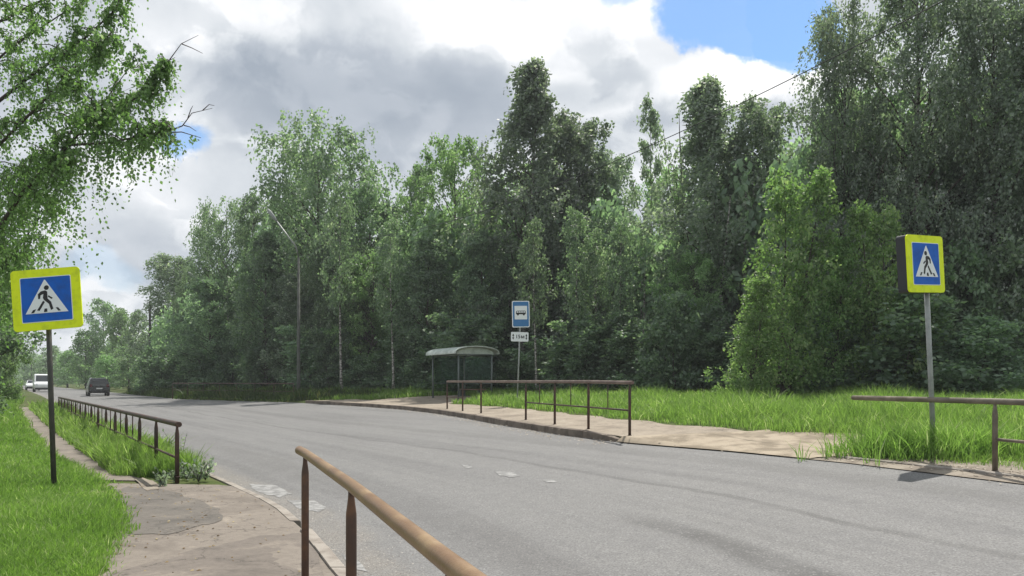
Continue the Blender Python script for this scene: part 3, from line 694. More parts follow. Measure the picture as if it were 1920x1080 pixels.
van = [(-2.6, .35, 1.1, 2.0, .92, .84), (-2.5, .28, 1.15, 2.12, .96, .86), (.6, .28, 1.15, 2.16, .97, .86), (1.35, .28, 1.15, 2.06, .97, .82), (2.15, .28, 1.12, 1.20, .95, .82), (2.6, .3, .95, 1.02, .90, .75), (2.72, .4, .75, .82, .82, .66)]
car_dark = [o for o in COL.objects if o.get('category') == 'car'][0]; car_dark.scale = (.93, .93, .93)
vx = P(79, 0, 98).x
car('van', (vx, 98, float(gz(vx, 98))), R(32 + 180), van, M['carwhite'], 'white van approaching behind the left sign pole', 'van', None, .96, .35, (-1.7, 1.75), (.66, .82, .28, .2), (.85, 1.2, .12, .4), (0, 1, 3, 4))
sedan = [(-2.25, .40, .85, .95, .80, .72), (-2.1, .28, .92, 1.0, .86, .74), (-1.6, .25, .94, 1.05, .87, .74), (-.9, .25, .94, 1.42, .87, .62), (.3, .25, .92, 1.44, .87, .62), (1.05, .25, .9, .98, .87, .72), (2.0, .28, .78, .84, .82, .7), (2.2, .38, .65, .70, .72, .6)]
vx = P(61, 0, 112).x
car('car', (vx, 112, float(gz(vx, 112))), R(32 + 180), sedan, M['carwhite'], 'small white car following behind the white van', 'car', None, .87, .31, (-1.3, 1.4), (.56, .62, .28, .14), (.62, .85, .22, .15), (2, 3, 4, 5))

# ------------------------------------------------------------------ trees
def fbm_dir(rng): v = rng.normal(size=3); return v / np.linalg.norm(v)
def norm(v): return v / max(np.linalg.norm(v), 1e-6)
def make_tree(name, seed, H, prof, base, nl, nsub, ntw, nleaf, droop, leaf, lm, bark, wind=(0, 0), rise=.8, trunk_r=.16, jitter=0.39, lean=0, trunks=1, gap=.35, upright=False, spread=.8, lobes=0):
    """tapered trunk(s), limbs out to an envelope prof(t)->radius, side branches, twigs carrying single leaves"""
    rng = np.random.default_rng(seed); rootb = empty(name, (0, 0, 0))
    mt = MB(); ml = MB(); C = []; D = []; Ls = []; RN = []
    pt = [p for p, _ in prof]; pr = [q for _, q in prof]
    lob = [(rng.uniform(0, 6.28), rng.uniform(0, 1), rng.uniform(.35, 1.35)) for _ in range(20)]
    for tr in range(trunks):
        off = np.array([rng.uniform(-.5, .5), rng.uniform(-.5, .5), 0]) * (0 if trunks == 1 else 1.6)
        n = 9; tp = []
        ph = 0.0
        for i in range(n + 1):
            t = i / n; tp.append(np.array([off[0] * (.05 + 2 * t) + lean * H * t ** 1.6 + .12 * math.sin(3.1 * t + ph), off[1] * (.05 + 2 * t) + .12 * math.cos(4 * t + ph), t * H * .97]))
        tp = np.array(tp)
        mt.tube(tp, [trunk_r * (1 - .93 * (i / n) ** .9) * (1.25 if i == 0 else 1) for i in range(n + 1)], 8)
        tat = lambda t: np.array([np.interp(t, np.linspace(0, 1, n + 1), tp[:, k]) for k in range(3)])
        m = nl // trunks
        for i in range(m):
            t = base + (1 - base) * ((i + rng.random()) / m) ** .9
            az = i * 2.39996 + rng.normal() * .4
            lobe = 1.0
            for la, lt, lv in lob:
                w = math.exp(-((math.cos(az - la) - 1) ** 2) * 1.2 - ((t - lt) / .10) ** 2); lobe = lobe * (1 - w) + lv * w
            rad = np.interp(t, pt, pr) * H * lobe * rng.uniform(1 - jitter, 1.08)
            ts = max(base * .5, t - rise * rad / H * rng.uniform(.7, 1.1))
            a = tat(ts); out = np.array([math.cos(az), math.sin(az), 0])
            e = tat(t) + out * rad; e[2] = min(e[2], H)
            k = 6; pts = []
            for j in range(k + 1):
                q = j / k; p = a * (1 - q) + e * q; p[2] += (.10 if not upright else -.08) * rad * math.sin(math.pi * q); p += rng.normal(size=3) * .04 * rad * q * (1 - q) * 3
                pts.append(p)
            pts = np.array(pts); r0 = trunk_r * .42 * (1 - ts * .75)
            if rad > .25: ml.tube(pts, [r0 * (1 - .86 * j / k) for j in range(k + 1)], 4, cap=False)
            L = np.linalg.norm(e - a)
            # clump brightness belongs to the leaves of one limb (older or younger foliage)
            tone = rng.normal() * .13
            for s in range(nsub):
                if rng.random() < .14: continue
                q = (gap + (1 - gap) * (s + rng.random()) / nsub)
                b = np.array([np.interp(q, np.linspace(0, 1, k + 1), pts[:, c]) for c in range(3)])
                dr = norm(norm(e - a) * .6 + fbm_dir(rng) * spread + np.array([0, 0, .12 if not upright else .45]))
                sl_ = L * rng.uniform(.12, .30) * (1.25 - .5 * q) + .15
                be = b + dr * sl_
                for w in range(ntw):
                    qq = (w + rng.random()) / ntw; o = b + (be - b) * qq
                    tl = droop[0] + (droop[1] - droop[0]) * rng.random()
                    d0 = norm(dr * .8 + fbm_dir(rng) * .7)
                    x = np.linspace(0.02, 1, nleaf)[:, None] + rng.normal(size=(nleaf, 1)) * .03
                    dn = np.array([wind[0], wind[1], -1.0]) if droop[2] > 0 else np.array([0, 0, .3])
                    pos = o + d0 * tl * (x * (1 - .5 * droop[2] * x)) + dn * tl * droop[2] * (x ** 1.6)
                    C.append(pos + rng.normal(size=(nleaf, 3)) * leaf * .55)
                    D.append(dn * max(.3, droop[2]) + d0 * .4 + rng.normal(size=(nleaf, 3)) * .65)
                    RN.append(np.clip(.45 + tone + rng.normal(size=nleaf) * .22 + (rng.random(nleaf) < .05) * .4, 0, 1))
    C = np.concatenate(C); D = np.concatenate(D); n = len(C)
    Lf = leaf * rng.uniform(.7, 1.35, n)
    mt.build('trunk', bark, rootb)
    ml.build('branches', M['twig'] if bark is M['birch'] else bark, rootb)
    keep = C[:, 2] > .05
    me = leaves_mesh('crown', C[keep], D[keep], Lf[keep], Lf[keep] * rng.uniform(.55, .8, keep.sum()), rng, np.concatenate(RN)[keep])
    link('crown', me, lm, rootb)
    rootb['H'] = H; rootb['Wd'] = 2 * H * max(pr)
    return rootb
PROT = {}
used = set()
def proto(kind):
    if kind in PROT: return PROT[kind]
    K = dict(
        weeping=lambda: make_tree('birch_tree', 11, 16, [(.1, .18), (.35, .25), (.6, .27), (.8, .28), (.92, .26), (1, .18)], .16, 77, 7, 4, 20, (.7, 2.0, 1.0), 0.179, M['birch_leaf'], M['birch'], trunk_r=.2, jitter=0.29, rise=1.0),
        tall=lambda: make_tree('birch_tree', 12, 18, [(.05, .14), (.3, .17), (.55, .16), (.75, .115), (.9, .075), (1, .015)], .12, 79, 7, 4, 18, (.5, 1.4, .8), 0.179, M['grey_leaf'], M['birch'], wind=(-.45, 0), trunk_r=.18, jitter=0.59, rise=1.1, gap=.3),
        tall2=lambda: make_tree('birch_tree', 21, 17, [(.05, .15), (.3, .18), (.55, .18), (.78, .165), (.92, .125), (1, .06)], .12, 75, 7, 4, 16, (.5, 1.3, .85), 0.179, M['grey_leaf'], M['birch'], wind=(-.3, 0), trunk_r=.18, jitter=0.60, rise=1.0, gap=.3, trunks=2),
        round=lambda: make_tree('leafy_tree', 13, 15, [(.08, .2), (.35, .29), (.6, .32), (.8, .29), (.93, .20), (1, .09)], .12, 66, 8, 4, 15, (.3, .8, .25), 0.193, M['bright_leaf'], M['bark'], trunk_r=.2, rise=1.0, gap=.4, jitter=0.46),
        dusky=lambda: make_tree('leafy_tree', 14, 13, [(.03, .18), (.3, .25), (.6, .25), (.85, .16), (1, .04)], .06, 63, 7, 4, 15, (.3, .9, .4), 0.193, M['dark_leaf'], M['bark'], trunk_r=.16, jitter=0.52),
        loose=lambda: make_tree('birch_tree', 15, 15, [(.15, .12), (.45, .2), (.7, .2), (.88, .12), (1, .04)], .18, 50, 6, 3, 14, (.5, 1.2, .7), 0.193, M['birch_leaf'], M['birch'], wind=(-.2, 0), trunk_r=.15, jitter=0.60, gap=.45),
        sparse=lambda: make_tree('aspen_tree', 16, 15, [(.3, .12), (.55, .15), (.8, .10), (.93, .05), (1, .02)], .22, 28, 6, 3, 12, (.25, .6, .2), 0.207, M['grey_leaf'], M['bark'], trunk_r=.13, jitter=0.60, gap=.5, upright=True, rise=1.6),
        big=lambda: make_tree('birch_tree', 17, 20, [(.08, .14), (.3, .21), (.6, .25), (.8, .235), (.93, .17), (1, .09)], .1, 108, 7, 4, 19, (.6, 1.8, .95), 0.152, M['grey_leaf'], M['birch'], wind=(-.15, 0), trunk_r=.22, jitter=0.52, rise=1.1),
        stemmy=lambda: make_tree('birch_tree', 31, 12, [(.45, .08), (.7, .14), (.9, .09), (1, .02)], .42, 26, 5, 3, 12, (.5, 1.2, .8), 0.17, M['birch_leaf'], M['birch'], trunk_r=.12, jitter=.5),
        young=lambda: make_tree('maple_tree', 18, 8, [(.0, .20), (.2, .28), (.5, .26), (.75, .17), (.9, .09), (1, .03)], .04, 46, 7, 4, 10, (.35, .8, .35), 0.150, M['fresh_leaf'], M['bark'], trunk_r=.08, upright=True, spread=1.1, rise=1.5, jitter=.75, gap=.3, trunks=2),
        shrub=lambda: make_tree('shrub', 19, 4, [(0, .28), (.3, .42), (.7, .34), (1, .12)], .04, 38, 6, 4, 10, (.2, .5, .15), 0.138, M['birch_leaf'], M['bark'], trunk_r=.035, upright=True, rise=1.4, trunks=3, gap=.3, jitter=0.59),
        darkshrub=lambda: make_tree('shrub', 20, 4, [(0, .3), (.3, .42), (.7, .34), (1, .12)], .04, 38, 6, 4, 10, (.2, .5, .15), 0.152, M['dark_leaf'], M['bark'], trunk_r=.035, upright=True, rise=1.4, trunks=3, gap=.3, jitter=0.59),
        far=lambda: make_tree('roadside_tree', 22, 12, [(.05, .18), (.35, .27), (.65, .25), (.88, .14), (1, .04)], .1, 37, 6, 3, 10, (.5, 1.3, .4), .28, M['birch_leaf'], M['bark'], trunk_r=.15, jitter=0.59),
        farlight=lambda: make_tree('roadside_tree', 23, 11, [(.05, .18), (.35, .27), (.65, .25), (.88, .14), (1, .04)], .1, 37, 6, 3, 10, (.5, 1.3, .4), .28, M['bright_leaf'], M['bark'], trunk_r=.15, jitter=0.59),
    )
    PROT[kind] = K[kind](); return PROT[kind]
def plant(kind, x, top, w, D, label, group=None, rz=None, bend=0):
    p = proto(kind); X = P(x, 0, D).x; zb = float(gz(X, D)) - .05; H = P(0, top, D).z - zb; Wm = w / F * D * (1.3 if kind != 'young' else 1.15)
    o = p if kind not in used else copy_tree(p); used.add(kind)
    o.location = (X, D, zb); sz = H / p['H']; sx = Wm / p['Wd']; sx = min(max(sx, sz * .6), sz * 1.8)
    o.scale = (sx, sx, sz); windy = kind in ('tall', 'tall2', 'big', 'loose')
    o.rotation_euler = (0, R(bend), rz if rz is not None else random.uniform(-.5, .5) if windy else random.uniform(0, 6.28))
    cat = 'shrub' if 'shrub' in kind else 'tree'
    tag(o, label, cat, group); return o
TL = [
 ('tall2', 318, 462, 110, 84, 'leftmost weeping tree of the forest edge, dark, beside the slim dark pole', 0),
 ('weeping', 368, 492, 80, 78, 'lower tree squeezed behind the leftmost weeping tree', 0),
 ('weeping', 425, 368, 120, 70, 'dark weeping birch left of the tall round-topped birch', 0),
 ('loose', 475, 352, 90, 66, 'thin light birch peeping over the shoulder of the round-topped birch', 0),
 ('weeping', 600, 218, 225, 58, 'large round-topped weeping birch behind the grey lamp post', 0),
 ('dusky', 500, 430, 120, 57, 'dark full tree below and left of the round-topped birch', 0),
 ('loose', 690, 330, 120, 56, 'loose birch on the right shoulder of the round-topped birch', 0),
 ('dusky', 735, 375, 110, 58, 'dark thin-topped tree left of the bright rounded tree', 0),
 ('round', 850, 252, 175, 52, 'bright green rounded tree with a forked dark trunk left of the tallest birch', 0),
 ('tall', 975, 98, 175, 47, 'tallest narrow birch, its tip bent by the wind, above the bus stop sign', 3),
 ('tall2', 1098, 180, 175, 48, 'round-headed grey birch just right of the tallest birch', 0),
 ('dusky', 1030, 330, 130, 50, 'dark tree filling the gap between the two tall grey birches', 0),
 ('sparse', 1218, 176, 75, 45, 'sparse tree with a bare upright tip in the sky gap', 0),
 ('tall2', 1155, 255, 120, 49, 'grey tree sloping down from the round-headed birch into the sky gap', 0),
 ('loose', 790, 300, 100, 55, 'thin birch on the left flank of the bright rounded tree', 0),
 ('round', 1255, 308, 120, 50, 'light green tree behind the sparse bare-tipped tree', 0),
 ('tall', 1350, 134, 185, 40, 'wind-bent grey birch at the right of the sky gap', -2),
 ('tall2', 1450, 150, 170, 39, 'grey birch under the white cloud between the wind-bent birch and the giant birches', 0),
 ('big', 1580, -10, 215, 34, 'giant dark birch whose left side overhangs the blue sky', 0),
 ('big', 1715, -120, 270, 32, 'giant birch rising out of the picture above the crossing sign', 0),
 ('big', 1860, -90, 270, 31, 'giant dark birch at the right edge of the picture', 0),
 ('tall2', 1990, -30, 200, 29, 'tall birch cut off by the right edge', 0),
 ('dusky', 1790, 250, 190, 33, 'dark full tree between the giant birches at right', 0),
 ('young', 1465, 305, 185, 28, 'bright fresh-green young maple, the tallest of the light trees', 0),
 ('young', 1400, 520, 130, 27, 'low light-leaved young maple reaching over the grass at its foot', 0),
 ('young', 1650, 375, 150, 28, 'young maple with pale yellow-green leaves left of the crossing sign', 0),
 ('young', 1555, 440, 120, 28.5, 'young maple between the two bright ones', 0),
 ('round', 1300, 470, 130, 38, 'mid green tree left of the bright young maples', 0),
 ('young', 1750, 500, 130, 27.5, 'small young maple just behind the right crossing sign', 0),
 ('shrub', 1820, 470, 150, 30, 'tall silvery-leaved bush right of the crossing sign', 0),
 ('shrub', 1900, 450, 150, 29, 'tall leafy bush at the right edge behind the railing', 0),
 ('tall2', 1180, 390, 120, 44, 'grey-leaved tree right behind the bus stop sign, below the sparse tree', 0),
 ('weeping', 640, 440, 130, 54, 'drooping birch with a pale trunk right of the lamp post', 0),
 ('round', 700, 470, 120, 52, 'olive green tree midway between lamp post and shelter', 0),
 ('dusky', 800, 440, 130, 48, 'dark tree rising straight behind the bus shelter', 0),
 ('dusky', 900, 430, 120, 46, 'dark tree between bus shelter and bus stop sign', 0),
 ('tall2', 560, 500, 110, 55, 'narrow dark birch directly behind the lamp post shaft', 0),
 ('dusky', 395, 520, 120, 66, 'dark low tree behind the second lamp arm', 0),
 # left side of the road
 ('dusky', -75, 330, 200, 24, 'dark tree behind the near birch at the left edge', 0),
 ('round', -15, 470, 105, 34, 'rounded green tree behind the left crossing sign', 0),
 ('weeping', 2, 590, 60, 60, 'drooping roadside tree left of the left sign pole', 0),
 ('far', -2, 625, 45, 90, 'bushy tree at the far left roadside', 0),
 ('far', 60, 662, 50, 190, 'farthest dark tree where the road disappears', 0),
 ('far', 95, 648, 60, 165, 'dark distant tree behind the left sign pole', 0),
 ('farlight', 128, 655, 50, 150, 'pale distant tree right of the left sign pole', 0),
 ('farlight', 160, 618, 60, 125, 'light green distant tree under the corner of the yellow sign', 0),
 ('far', 195, 560, 70, 128, 'tallest dark tree of the distant group beyond the dark green car', 0),
 ('farlight', 228, 575, 60, 120, 'olive tree of the distant group right behind its tallest one', 0),
 ('far', 262, 580, 60, 110, 'distant tree touching the leftmost weeping tree of the forest', 0),
 ('far', 240, 650, 70, 95, 'low dark distant tree left of the slim dark pole', 0),
 ('farlight', 200, 665, 60, 105, 'low light bush-like tree beyond the dark green car', 0),
]
for k, x, top, w, D, lab, bend in TL: plant(k, x, top, w, D, lab, 'trees beyond the road' , bend=bend)
# undergrowth along the forest edge
rs = random.Random(5)
for i, (x, D, top, lab) in enumerate([(640, 52.5, 330, 'slender pale-stemmed birch right of the lamp post'), (1003, 43.5, 400, 'slender pale-stemmed birch just right of the bus stop sign'), (1078, 43.0, 380, 'slender pale-stemmed birch above the middle of the far railing'),
        (1118, 43.8, 420, 'second slender pale birch stem above the far railing, nearer its right end'), (1165, 42.5, 400, 'slender pale-stemmed birch above the right end of the far railing'), (735, 50.5, 400, 'slender pale-stemmed birch left of the bus shelter')]):
    plant('stemmy', x, top, 60, D - 3.2, lab, 'trees beyond the road')
xs = [300, 345, 385, 430, 480, 525, 585, 625, 680, 730, 775, 830, 880, 925, 985, 1040, 1090, 1150, 1210, 1265, 1325, 1375, 1440, 1500, 1560, 1625, 1690, 1755, 1830, 1900, 1965]
def edgeD(x): return float(np.interp(x, [300, 560, 800, 1000, 1300, 1500, 1900], [72, 54, 45, 42, 35, 29, 26.5]))
for i, x in enumerate(xs):
    D = edgeD(x) + rs.uniform(-.8, 2.5); hp = rs.uniform(2.2, 4.6) / D * F
    plant('darkshrub', x, HY - .0 + 1.0 / D * F - hp, rs.uniform(2.6, 4.4) / D * F, D,
          'leafy undergrowth bush at the forest edge behind the grass', 'undergrowth bushes along the forest edge')
# the wood behind: one mass of foliage and stems nobody could count
def woodland(name, label, pts, hfun, n, leaf, ntr, seed):
    rng = np.random.default_rng(seed)
    X, Y = pts(n, rng); zb = gz(X, Y); Ht = hfun(X, Y)
    cell = np.floor(X / 2.2) * 31.7 + np.floor(Y / 2.6) * 17.3
    hv = (np.sin(cell * 12.9898) * 43758.5453) % 1
    Z = zb + Ht * (.72 + .28 * hv) * rng.random(n) ** .8
    # clump
    q = np.sin(X * 1.9 + Z * .9) * np.sin(Z * 1.7 + Y) * np.sin(X * .8 - Y * 1.3)
    kp = q + rng.random(n) * 1.3 > .1; X, Y, Z, cc = X[kp], Y[kp], Z[kp], hv[kp]; m = len(X)
    Cc = np.stack([X, Y, Z], 1); Dd = np.stack([rng.normal(size=m) * .7, rng.normal(size=m) * .7, -np.ones(m)], 1)
    Lf = leaf * rng.uniform(.6, 1.3, m)
    o = link(name, leaves_mesh(name, Cc, Dd, Lf, Lf * .62, rng, np.clip(cc * .6 + rng.random(m) * .4, 0, 1)), M['dark_leaf']); tag(o, label, 'woodland', None, 'stuff')
    mb = MB(); X, Y = pts(ntr, rng)
    for x, y in zip(X, Y):
        z = float(gz(x, y)); h = float(hfun(np.array([x]), np.array([y]))[0]) * .8; rr = rng.uniform(.06, .13)
        mb.tube([(x, y, z - .1), (x + rng.uniform(-.3, .3), y, z + h * .5), (x + rng.uniform(-.6, .6), y, z + h)], [rr, rr * .7, rr * .25], 5, cap=False)
    o = mb.build('woodland_stems', M['birch']); tag(o, 'pale birch stems standing among ' + label.split(' ', 1)[1], 'woodland', None, 'stuff')
def ptsR(n, rng):
    x = rng.uniform(285, 2150, n); d = np.interp(x, [300, 560, 800, 1000, 1300, 1500, 1900], [76, 58, 49, 46, 39, 33, 30]) + rng.random(n) ** 1.1 * 16 + 1
    return (x - CX) / F * d, d
def hR(X, Y):
    x = X / Y * F + CX; t = np.interp(x, [285, 330, 380, 440, 520, 660, 720, 780, 900, 1000, 1150, 1200, 1290, 1330, 1500, 1560, 1900, 2150], [560, 500, 470, 430, 330, 420, 460, 400, 350, 300, 330, 430, 420, 300, 230, 150, 120, 120])
    return np.maximum(2, (HY - t) / F * np.minimum(Y, 62) + .8)
woodland('woodland', 'deep dark wood filling the space behind the forest-edge trees', ptsR, hR, 200000, .42, 260, 3)
def ptsL(n, rng):
    d = rng.uniform(30, 240, n); return ip(XL, d) - 7 - .03 * d - rng.random(n) * 16, d
woodland('woodland', 'wood running along the left side of the road into the distance', ptsL, lambda X, Y: np.interp(Y, [30, 60, 240], [8, 9, 11]) + 0 * X, 50000, .5, 60, 4)
def ptsF(n, rng):
    d = rng.uniform(95, 250, n); return ip(XR, d) + 5 + .02 * d + rng.random(n) * 26, d
woodland('woodland', 'far wood beyond the cars on the right of the road', ptsF, lambda X, Y: 9.5 + 0 * X, 50000, .5, 60, 6)
def ptsE(n, rng):
    d = rng.uniform(230, 300, n); return -.63 * d + rng.uniform(-60, 60, n) + 2.5, d
woodland('woodland', 'distant line of trees closing the end of the road', ptsE, lambda X, Y: 10 + 0 * X, 26000, 1.1, 30, 8)
# bare dead stems in the sky gap
dt = empty('dead_tree', (P(1278, 0, 42).x, 42, .9), 'leafless dead tree with thin bare upright twigs in the sky gap', 'tree', 'trees beyond the road')
mb = MB(); mb.tube([(0, 0, 0), (.1, 0, 7), (0, 0, 12.5)], [.12, .08, .03], 6); mb.build('trunk', M['bark'], dt); mb = MB()
for k in range(16):
    z = rs.uniform(7, 12.3); a = rs.uniform(-1, 1); l = rs.uniform(2, 4); mb.tube([(0, 0, z), (a * .35 * l, 0, z + .5 * l), (a * .42 * l, .1, z + l)], [.03, .02, .008], 4, cap=False)
mb.build('branches', M['twig'], dt)

# ---- the near birch at left: limbs traced in the air over the verge, foliage hanging off them
nb = Vector((-10.6, 12.6, float(gz(-10.6, 12.6))))
rt = empty('birch_tree', nb, 'near birch with hanging leafy twigs reaching in from the left edge over the yellow sign', 'tree')
rg = np.random.default_rng(42)
tk = [np.array([0, 0, -.2]), np.array([.1, 0, 2]), np.array([.25, 0, 4.5]), np.array([.1, .2, 7]), np.array([.2, .1, 9.5]), np.array([.1, 0, 12.5])]
MB().tube(tk, [.24, .2, .17, .14, .09, .02], 12).build('trunk', M['birch'], rt)
def W_(x, y, D): return np.array(P(x, y, D) - nb)
limbs = [([W_(-150, 560, 12.5), W_(-30, 470, 12.2), W_(40, 365, 12), W_(90, 310, 11.9), W_(128, 272, 11.9), W_(190, 205, 12), W_(250, 188, 12), W_(298, 140, 12.1), W_(318, 112, 12.1)], .062, 1.0, 1),
         ([W_(128, 272, 11.9), W_(200, 268, 11.7), W_(262, 256, 11.6), (W_(310, 248, 11.6)), W_(342, 236, 11.6), W_(360, 212, 11.6), W_(398, 203, 11.6)], .032, .60, 1),
         ([W_(120, 275, 11.9), W_(136, 240, 12.2), W_(150, 212, 12.3), W_(190, 198, 12.6), W_(240, 130, 12.8), W_(262, 90, 12.8)], .03, 1.0, 1),
         ([W_(-140, 300, 12.9), W_(-40, 220, 12.6), W_(60, 140, 12.5), W_(150, 80, 12.5), W_(215, 20, 12.4), W_(240, -40, 12.4)], .06, 1, 1),
         ([W_(-140, 120, 12.9), W_(-40, 60, 13), W_(60, 10, 13), W_(160, -40, 13), W_(250, -90, 13)], .05, 1, 1),
         ([W_(-140, 640, 12.7), W_(-40, 560, 13), W_(30, 470, 13.2), W_(80, 400, 13.4), W_(105, 370, 13.4)], .045, 1, 1),
         ([W_(-160, 560, 13), W_(-60, 480, 13.6), W_(20, 400, 14), W_(70, 330, 14.2), W_(110, 280, 14.2)], .04, 1, 1),
         ([W_(-150, 420, 13), W_(-60, 330, 12.3), W_(20, 250, 11.8), W_(100, 170, 11.5), W_(170, 110, 11.5), W_(200, 70, 11.5)], .05, 1, 1),
         ([W_(-150, 250, 13), W_(-60, 160, 13.6), W_(20, 90, 14), W_(110, 30, 14), W_(190, -20, 14)], .05, 1, 1),
         ([W_(-150, 60, 12.6), W_(0, -30, 12), W_(100, -80, 12), W_(180, -130, 12)], .05, 1, 1)]
ml = MB(); C = []; D_ = []; RN = []
def twig(o, d0, tl, dr, nleaf, tone):
    x = np.linspace(.03, 1, nleaf)[:, None]; pos = o + d0 * tl * x * .55 + np.array([0, 0, -1]) * tl * dr * x ** 1.4 + np.cumsum(rg.normal(size=(nleaf, 3)) * .012, 0)
    C.append(pos + rg.normal(size=(nleaf, 3)) * .018); D_.append(np.array([0, 0, -.8]) + rg.normal(size=(nleaf, 3)) * .6); RN.append(np.clip(.42 + tone + rg.normal(size=nleaf) * .2, 0, 1))
    if rg.random() < .4: ml.tube([pos[0], pos[nleaf // 3], pos[2 * nleaf // 3]], [.004, .003, .0015], 3, cap=False)
for pts, r0, leafto, _ in limbs:
    pts = np.array(pts); n = len(pts)
    ml.tube(pts, [r0 * .62 * (1 - .85 * j / (n - 1)) for j in range(n)], 7)
    seglen = np.linalg.norm(np.diff(pts, axis=0), axis=1).sum()
    for s in range(int(seglen * 7.5)):
        q = rg.uniform(.22, leafto); b = np.array([np.interp(q, np.linspace(0, 1, n), pts[:, c]) for c in range(3)])
        d = fbm_dir(rg); d[2] = abs(d[2]) * .8 - .15; d[1] *= .8; d = norm(d + np.array([.25, 0, 0])); L = rg.uniform(.22, .75) * (1.1 - .78 * q)
        e = b + d * L; mid = b + d * L * .5 + np.array([0, 0, .05]); ml.tube([b, mid, e], [.012, .008, .004], 4, cap=False); tone = rg.normal() * .12
        for w in range(8):
            o = b + (e - b) * rg.uniform(.15, 1); twig(o, fbm_dir(rg), rg.uniform(.12, .36) if rg.random() < .8 else rg.uniform(.4, .8), rg.uniform(.3, 1.1), int(rg.integers(7, 13)), tone)
# hanging skirts below the lowest boughs
for (x0, y0, x1, y1, Dd, cnt, ln) in ((130, 215, 240, 190, 12, 90, .7), (0, 330, 130, 240, 12.2, 110, 1.0), (20, 120, 200, 60, 12.6, 110, .9), (190, 205, 300, 150, 12.1, 60, .6), (80, 300, 150, 275, 12, 50, 1.6), (150, 275, 240, 268, 11.8, 42, 1.0), (100, 300, 160, 280, 11.9, 34, 1.35), (215, 268, 310, 248, 11.65, 34, .55), (60, 340, 130, 280, 12, 60, 1.1), (-60, 470, 60, 370, 12.6, 150, 1.3), (-60, 560, 50, 470, 13.6, 110, 1.3), (-80, 380, 90, 300, 13, 120, 1.1), (-60, 600, 90, 440, 14.3, 170, 1.4), (-60, 260, 140, 150, 12.8, 120, .9)):
    for k in range(cnt):
        q = rg.random(); o = W_(x0 + (x1 - x0) * q, y0 + (y1 - y0) * q, Dd + rg.normal() * .3); twig(o, fbm_dir(rg) * .6, ln * rg.uniform(.35, 1.1), rg.uniform(.8, 1.1), int(rg.integers(10, 20)), rg.normal() * .1)
# bare tips
for a, b, c in ((W_(380, 207, 11.6), W_(392, 196, 11.6), W_(402, 198, 11.6)), (W_(345, 235, 11.6), W_(356, 238, 11.6), W_(368, 246, 11.6)), (W_(318, 112, 12.1), W_(340, 82, 12.1), W_(372, 66, 12.1)), (W_(340, 82, 12.1), W_(360, 90, 12.1), W_(380, 100, 12.1)), (W_(352, 222, 11.6), W_(358, 205, 11.6), W_(362, 198, 11.6))):
    ml.tube([a, b, c], [.009, .006, .003], 4, cap=False)
C = np.concatenate(C); D_ = np.concatenate(D_); Lf = .056 * rg.uniform(.7, 1.3, len(C))
ml.build('branches', M['twig'], rt)
link('crown', leaves_mesh('crown', C, D_, Lf, Lf * .72, rg, np.concatenate(RN)), M['near_leaf'], rt)
print('near leaves', len(C))

# ------------------------------------------------------------------ grass
def grass(name, label, X, Y, hfun, mat_, seed, wfac=1.0, lean=.35, per=7, rad=.05):
    rng = np.random.default_rng(seed); n = len(X); m = n * per
    tx = np.repeat(X, per); ty = np.repeat(Y, per); th = np.repeat(hfun(X, Y) * rng.uniform(.4, 1.2, n) * (1 + .35 * np.sin(X * 1.3 + 2 * np.sin(Y * .5)) * np.sin(Y * 1.1)), per); tone = np.repeat(rng.normal(size=n) * .13 + .13 * np.sin(X * 2.3 + 1.7 * np.sin(Y * .9)) * np.sin(Y * 1.6 + np.sin(X * 1.2)) + .10 * np.sin(X * 6.1 + Y) * np.sin(Y * 5.3), per)
    a = rng.uniform(0, 6.283, m); r = rng.random(m) * rad * (1 + ty * .03); x = tx + np.cos(a) * r; y = ty + np.sin(a) * r
    z = gz(x, y) - .02; h = th * rng.uniform(.5, 1.1, m); a2 = a + rng.normal(size=m) * .9; ln = h * np.abs(rng.normal(size=m)) * lean
    w = np.maximum(.0035, ty * .00052) * wfac * rng.uniform(.7, 1.4, m)
    dx, dy = np.cos(a2), np.sin(a2); f = rng.uniform(0, 6.283, m); sx, sy = np.cos(f), np.sin(f)
    def pt(t, s, ww): return np.stack([x + dx * ln * t * t + sx * w * s * ww, y + dy * ln * t * t + sy * w * s * ww, z + h * t * (1 - .12 * t * lean)], 1)
    V = np.stack([pt(0, -1, .8), pt(0, 1, .8), pt(.55, 1, 1), pt(.55, -1, 1), pt(1, 0, 0)], 1).reshape(-1, 3)
    base = np.arange(m)[:, None] * 5; lp_ = (base + np.array([[0, 1, 2, 3, 3, 2, 4]])).ravel()
    rn = np.clip(np.repeat(.42 + tone, per)[:m] if False else .42 + tone + rng.normal(size=m) * .16 + (rng.random(m) < .05) * .5, 0, 1)
    me = fast_mesh(name, V, np.tile([4, 3], m), np.repeat(rn, 2), lp_)
    o = link(name, me, mat_); tag(o, label, 'grass', None, 'stuff'); return o
def ysamp(n, a, b, rng, p=1.6):
    u = rng.random(n); q = 1 - p; return (a ** q + (b ** q - a ** q) * u) ** (1 / q)
rng = np.random.default_rng(99)
# left verge
n = 42000; Y = ysamp(n, 5.2, 75, rng); lim = np.maximum(.637 * Y * 1.06 + 1.2 - np.interp(Y, [a for a, _ in PVL], [-b for _, b in PVL]), 2.0)
X = np.interp(Y, [a for a, _ in PVL], [b for _, b in PVL]) - .02 - rng.random(n) ** 1.0 * lim + rng.normal(size=n) * .10
grass('grass', 'bright sunlit grass covering the left verge under the crossing sign', X, Y, lambda x, y: .11 + .07 * np.sin(x * 2.1 + y) * np.sin(y * 1.3) + .08 * np.clip((-x - .45 * y) * .5, 0, 1) + np.clip(y - 18, 0, 20) * .006, M['grass'], 1, rad=.07, per=8, wfac=.85, lean=.6)
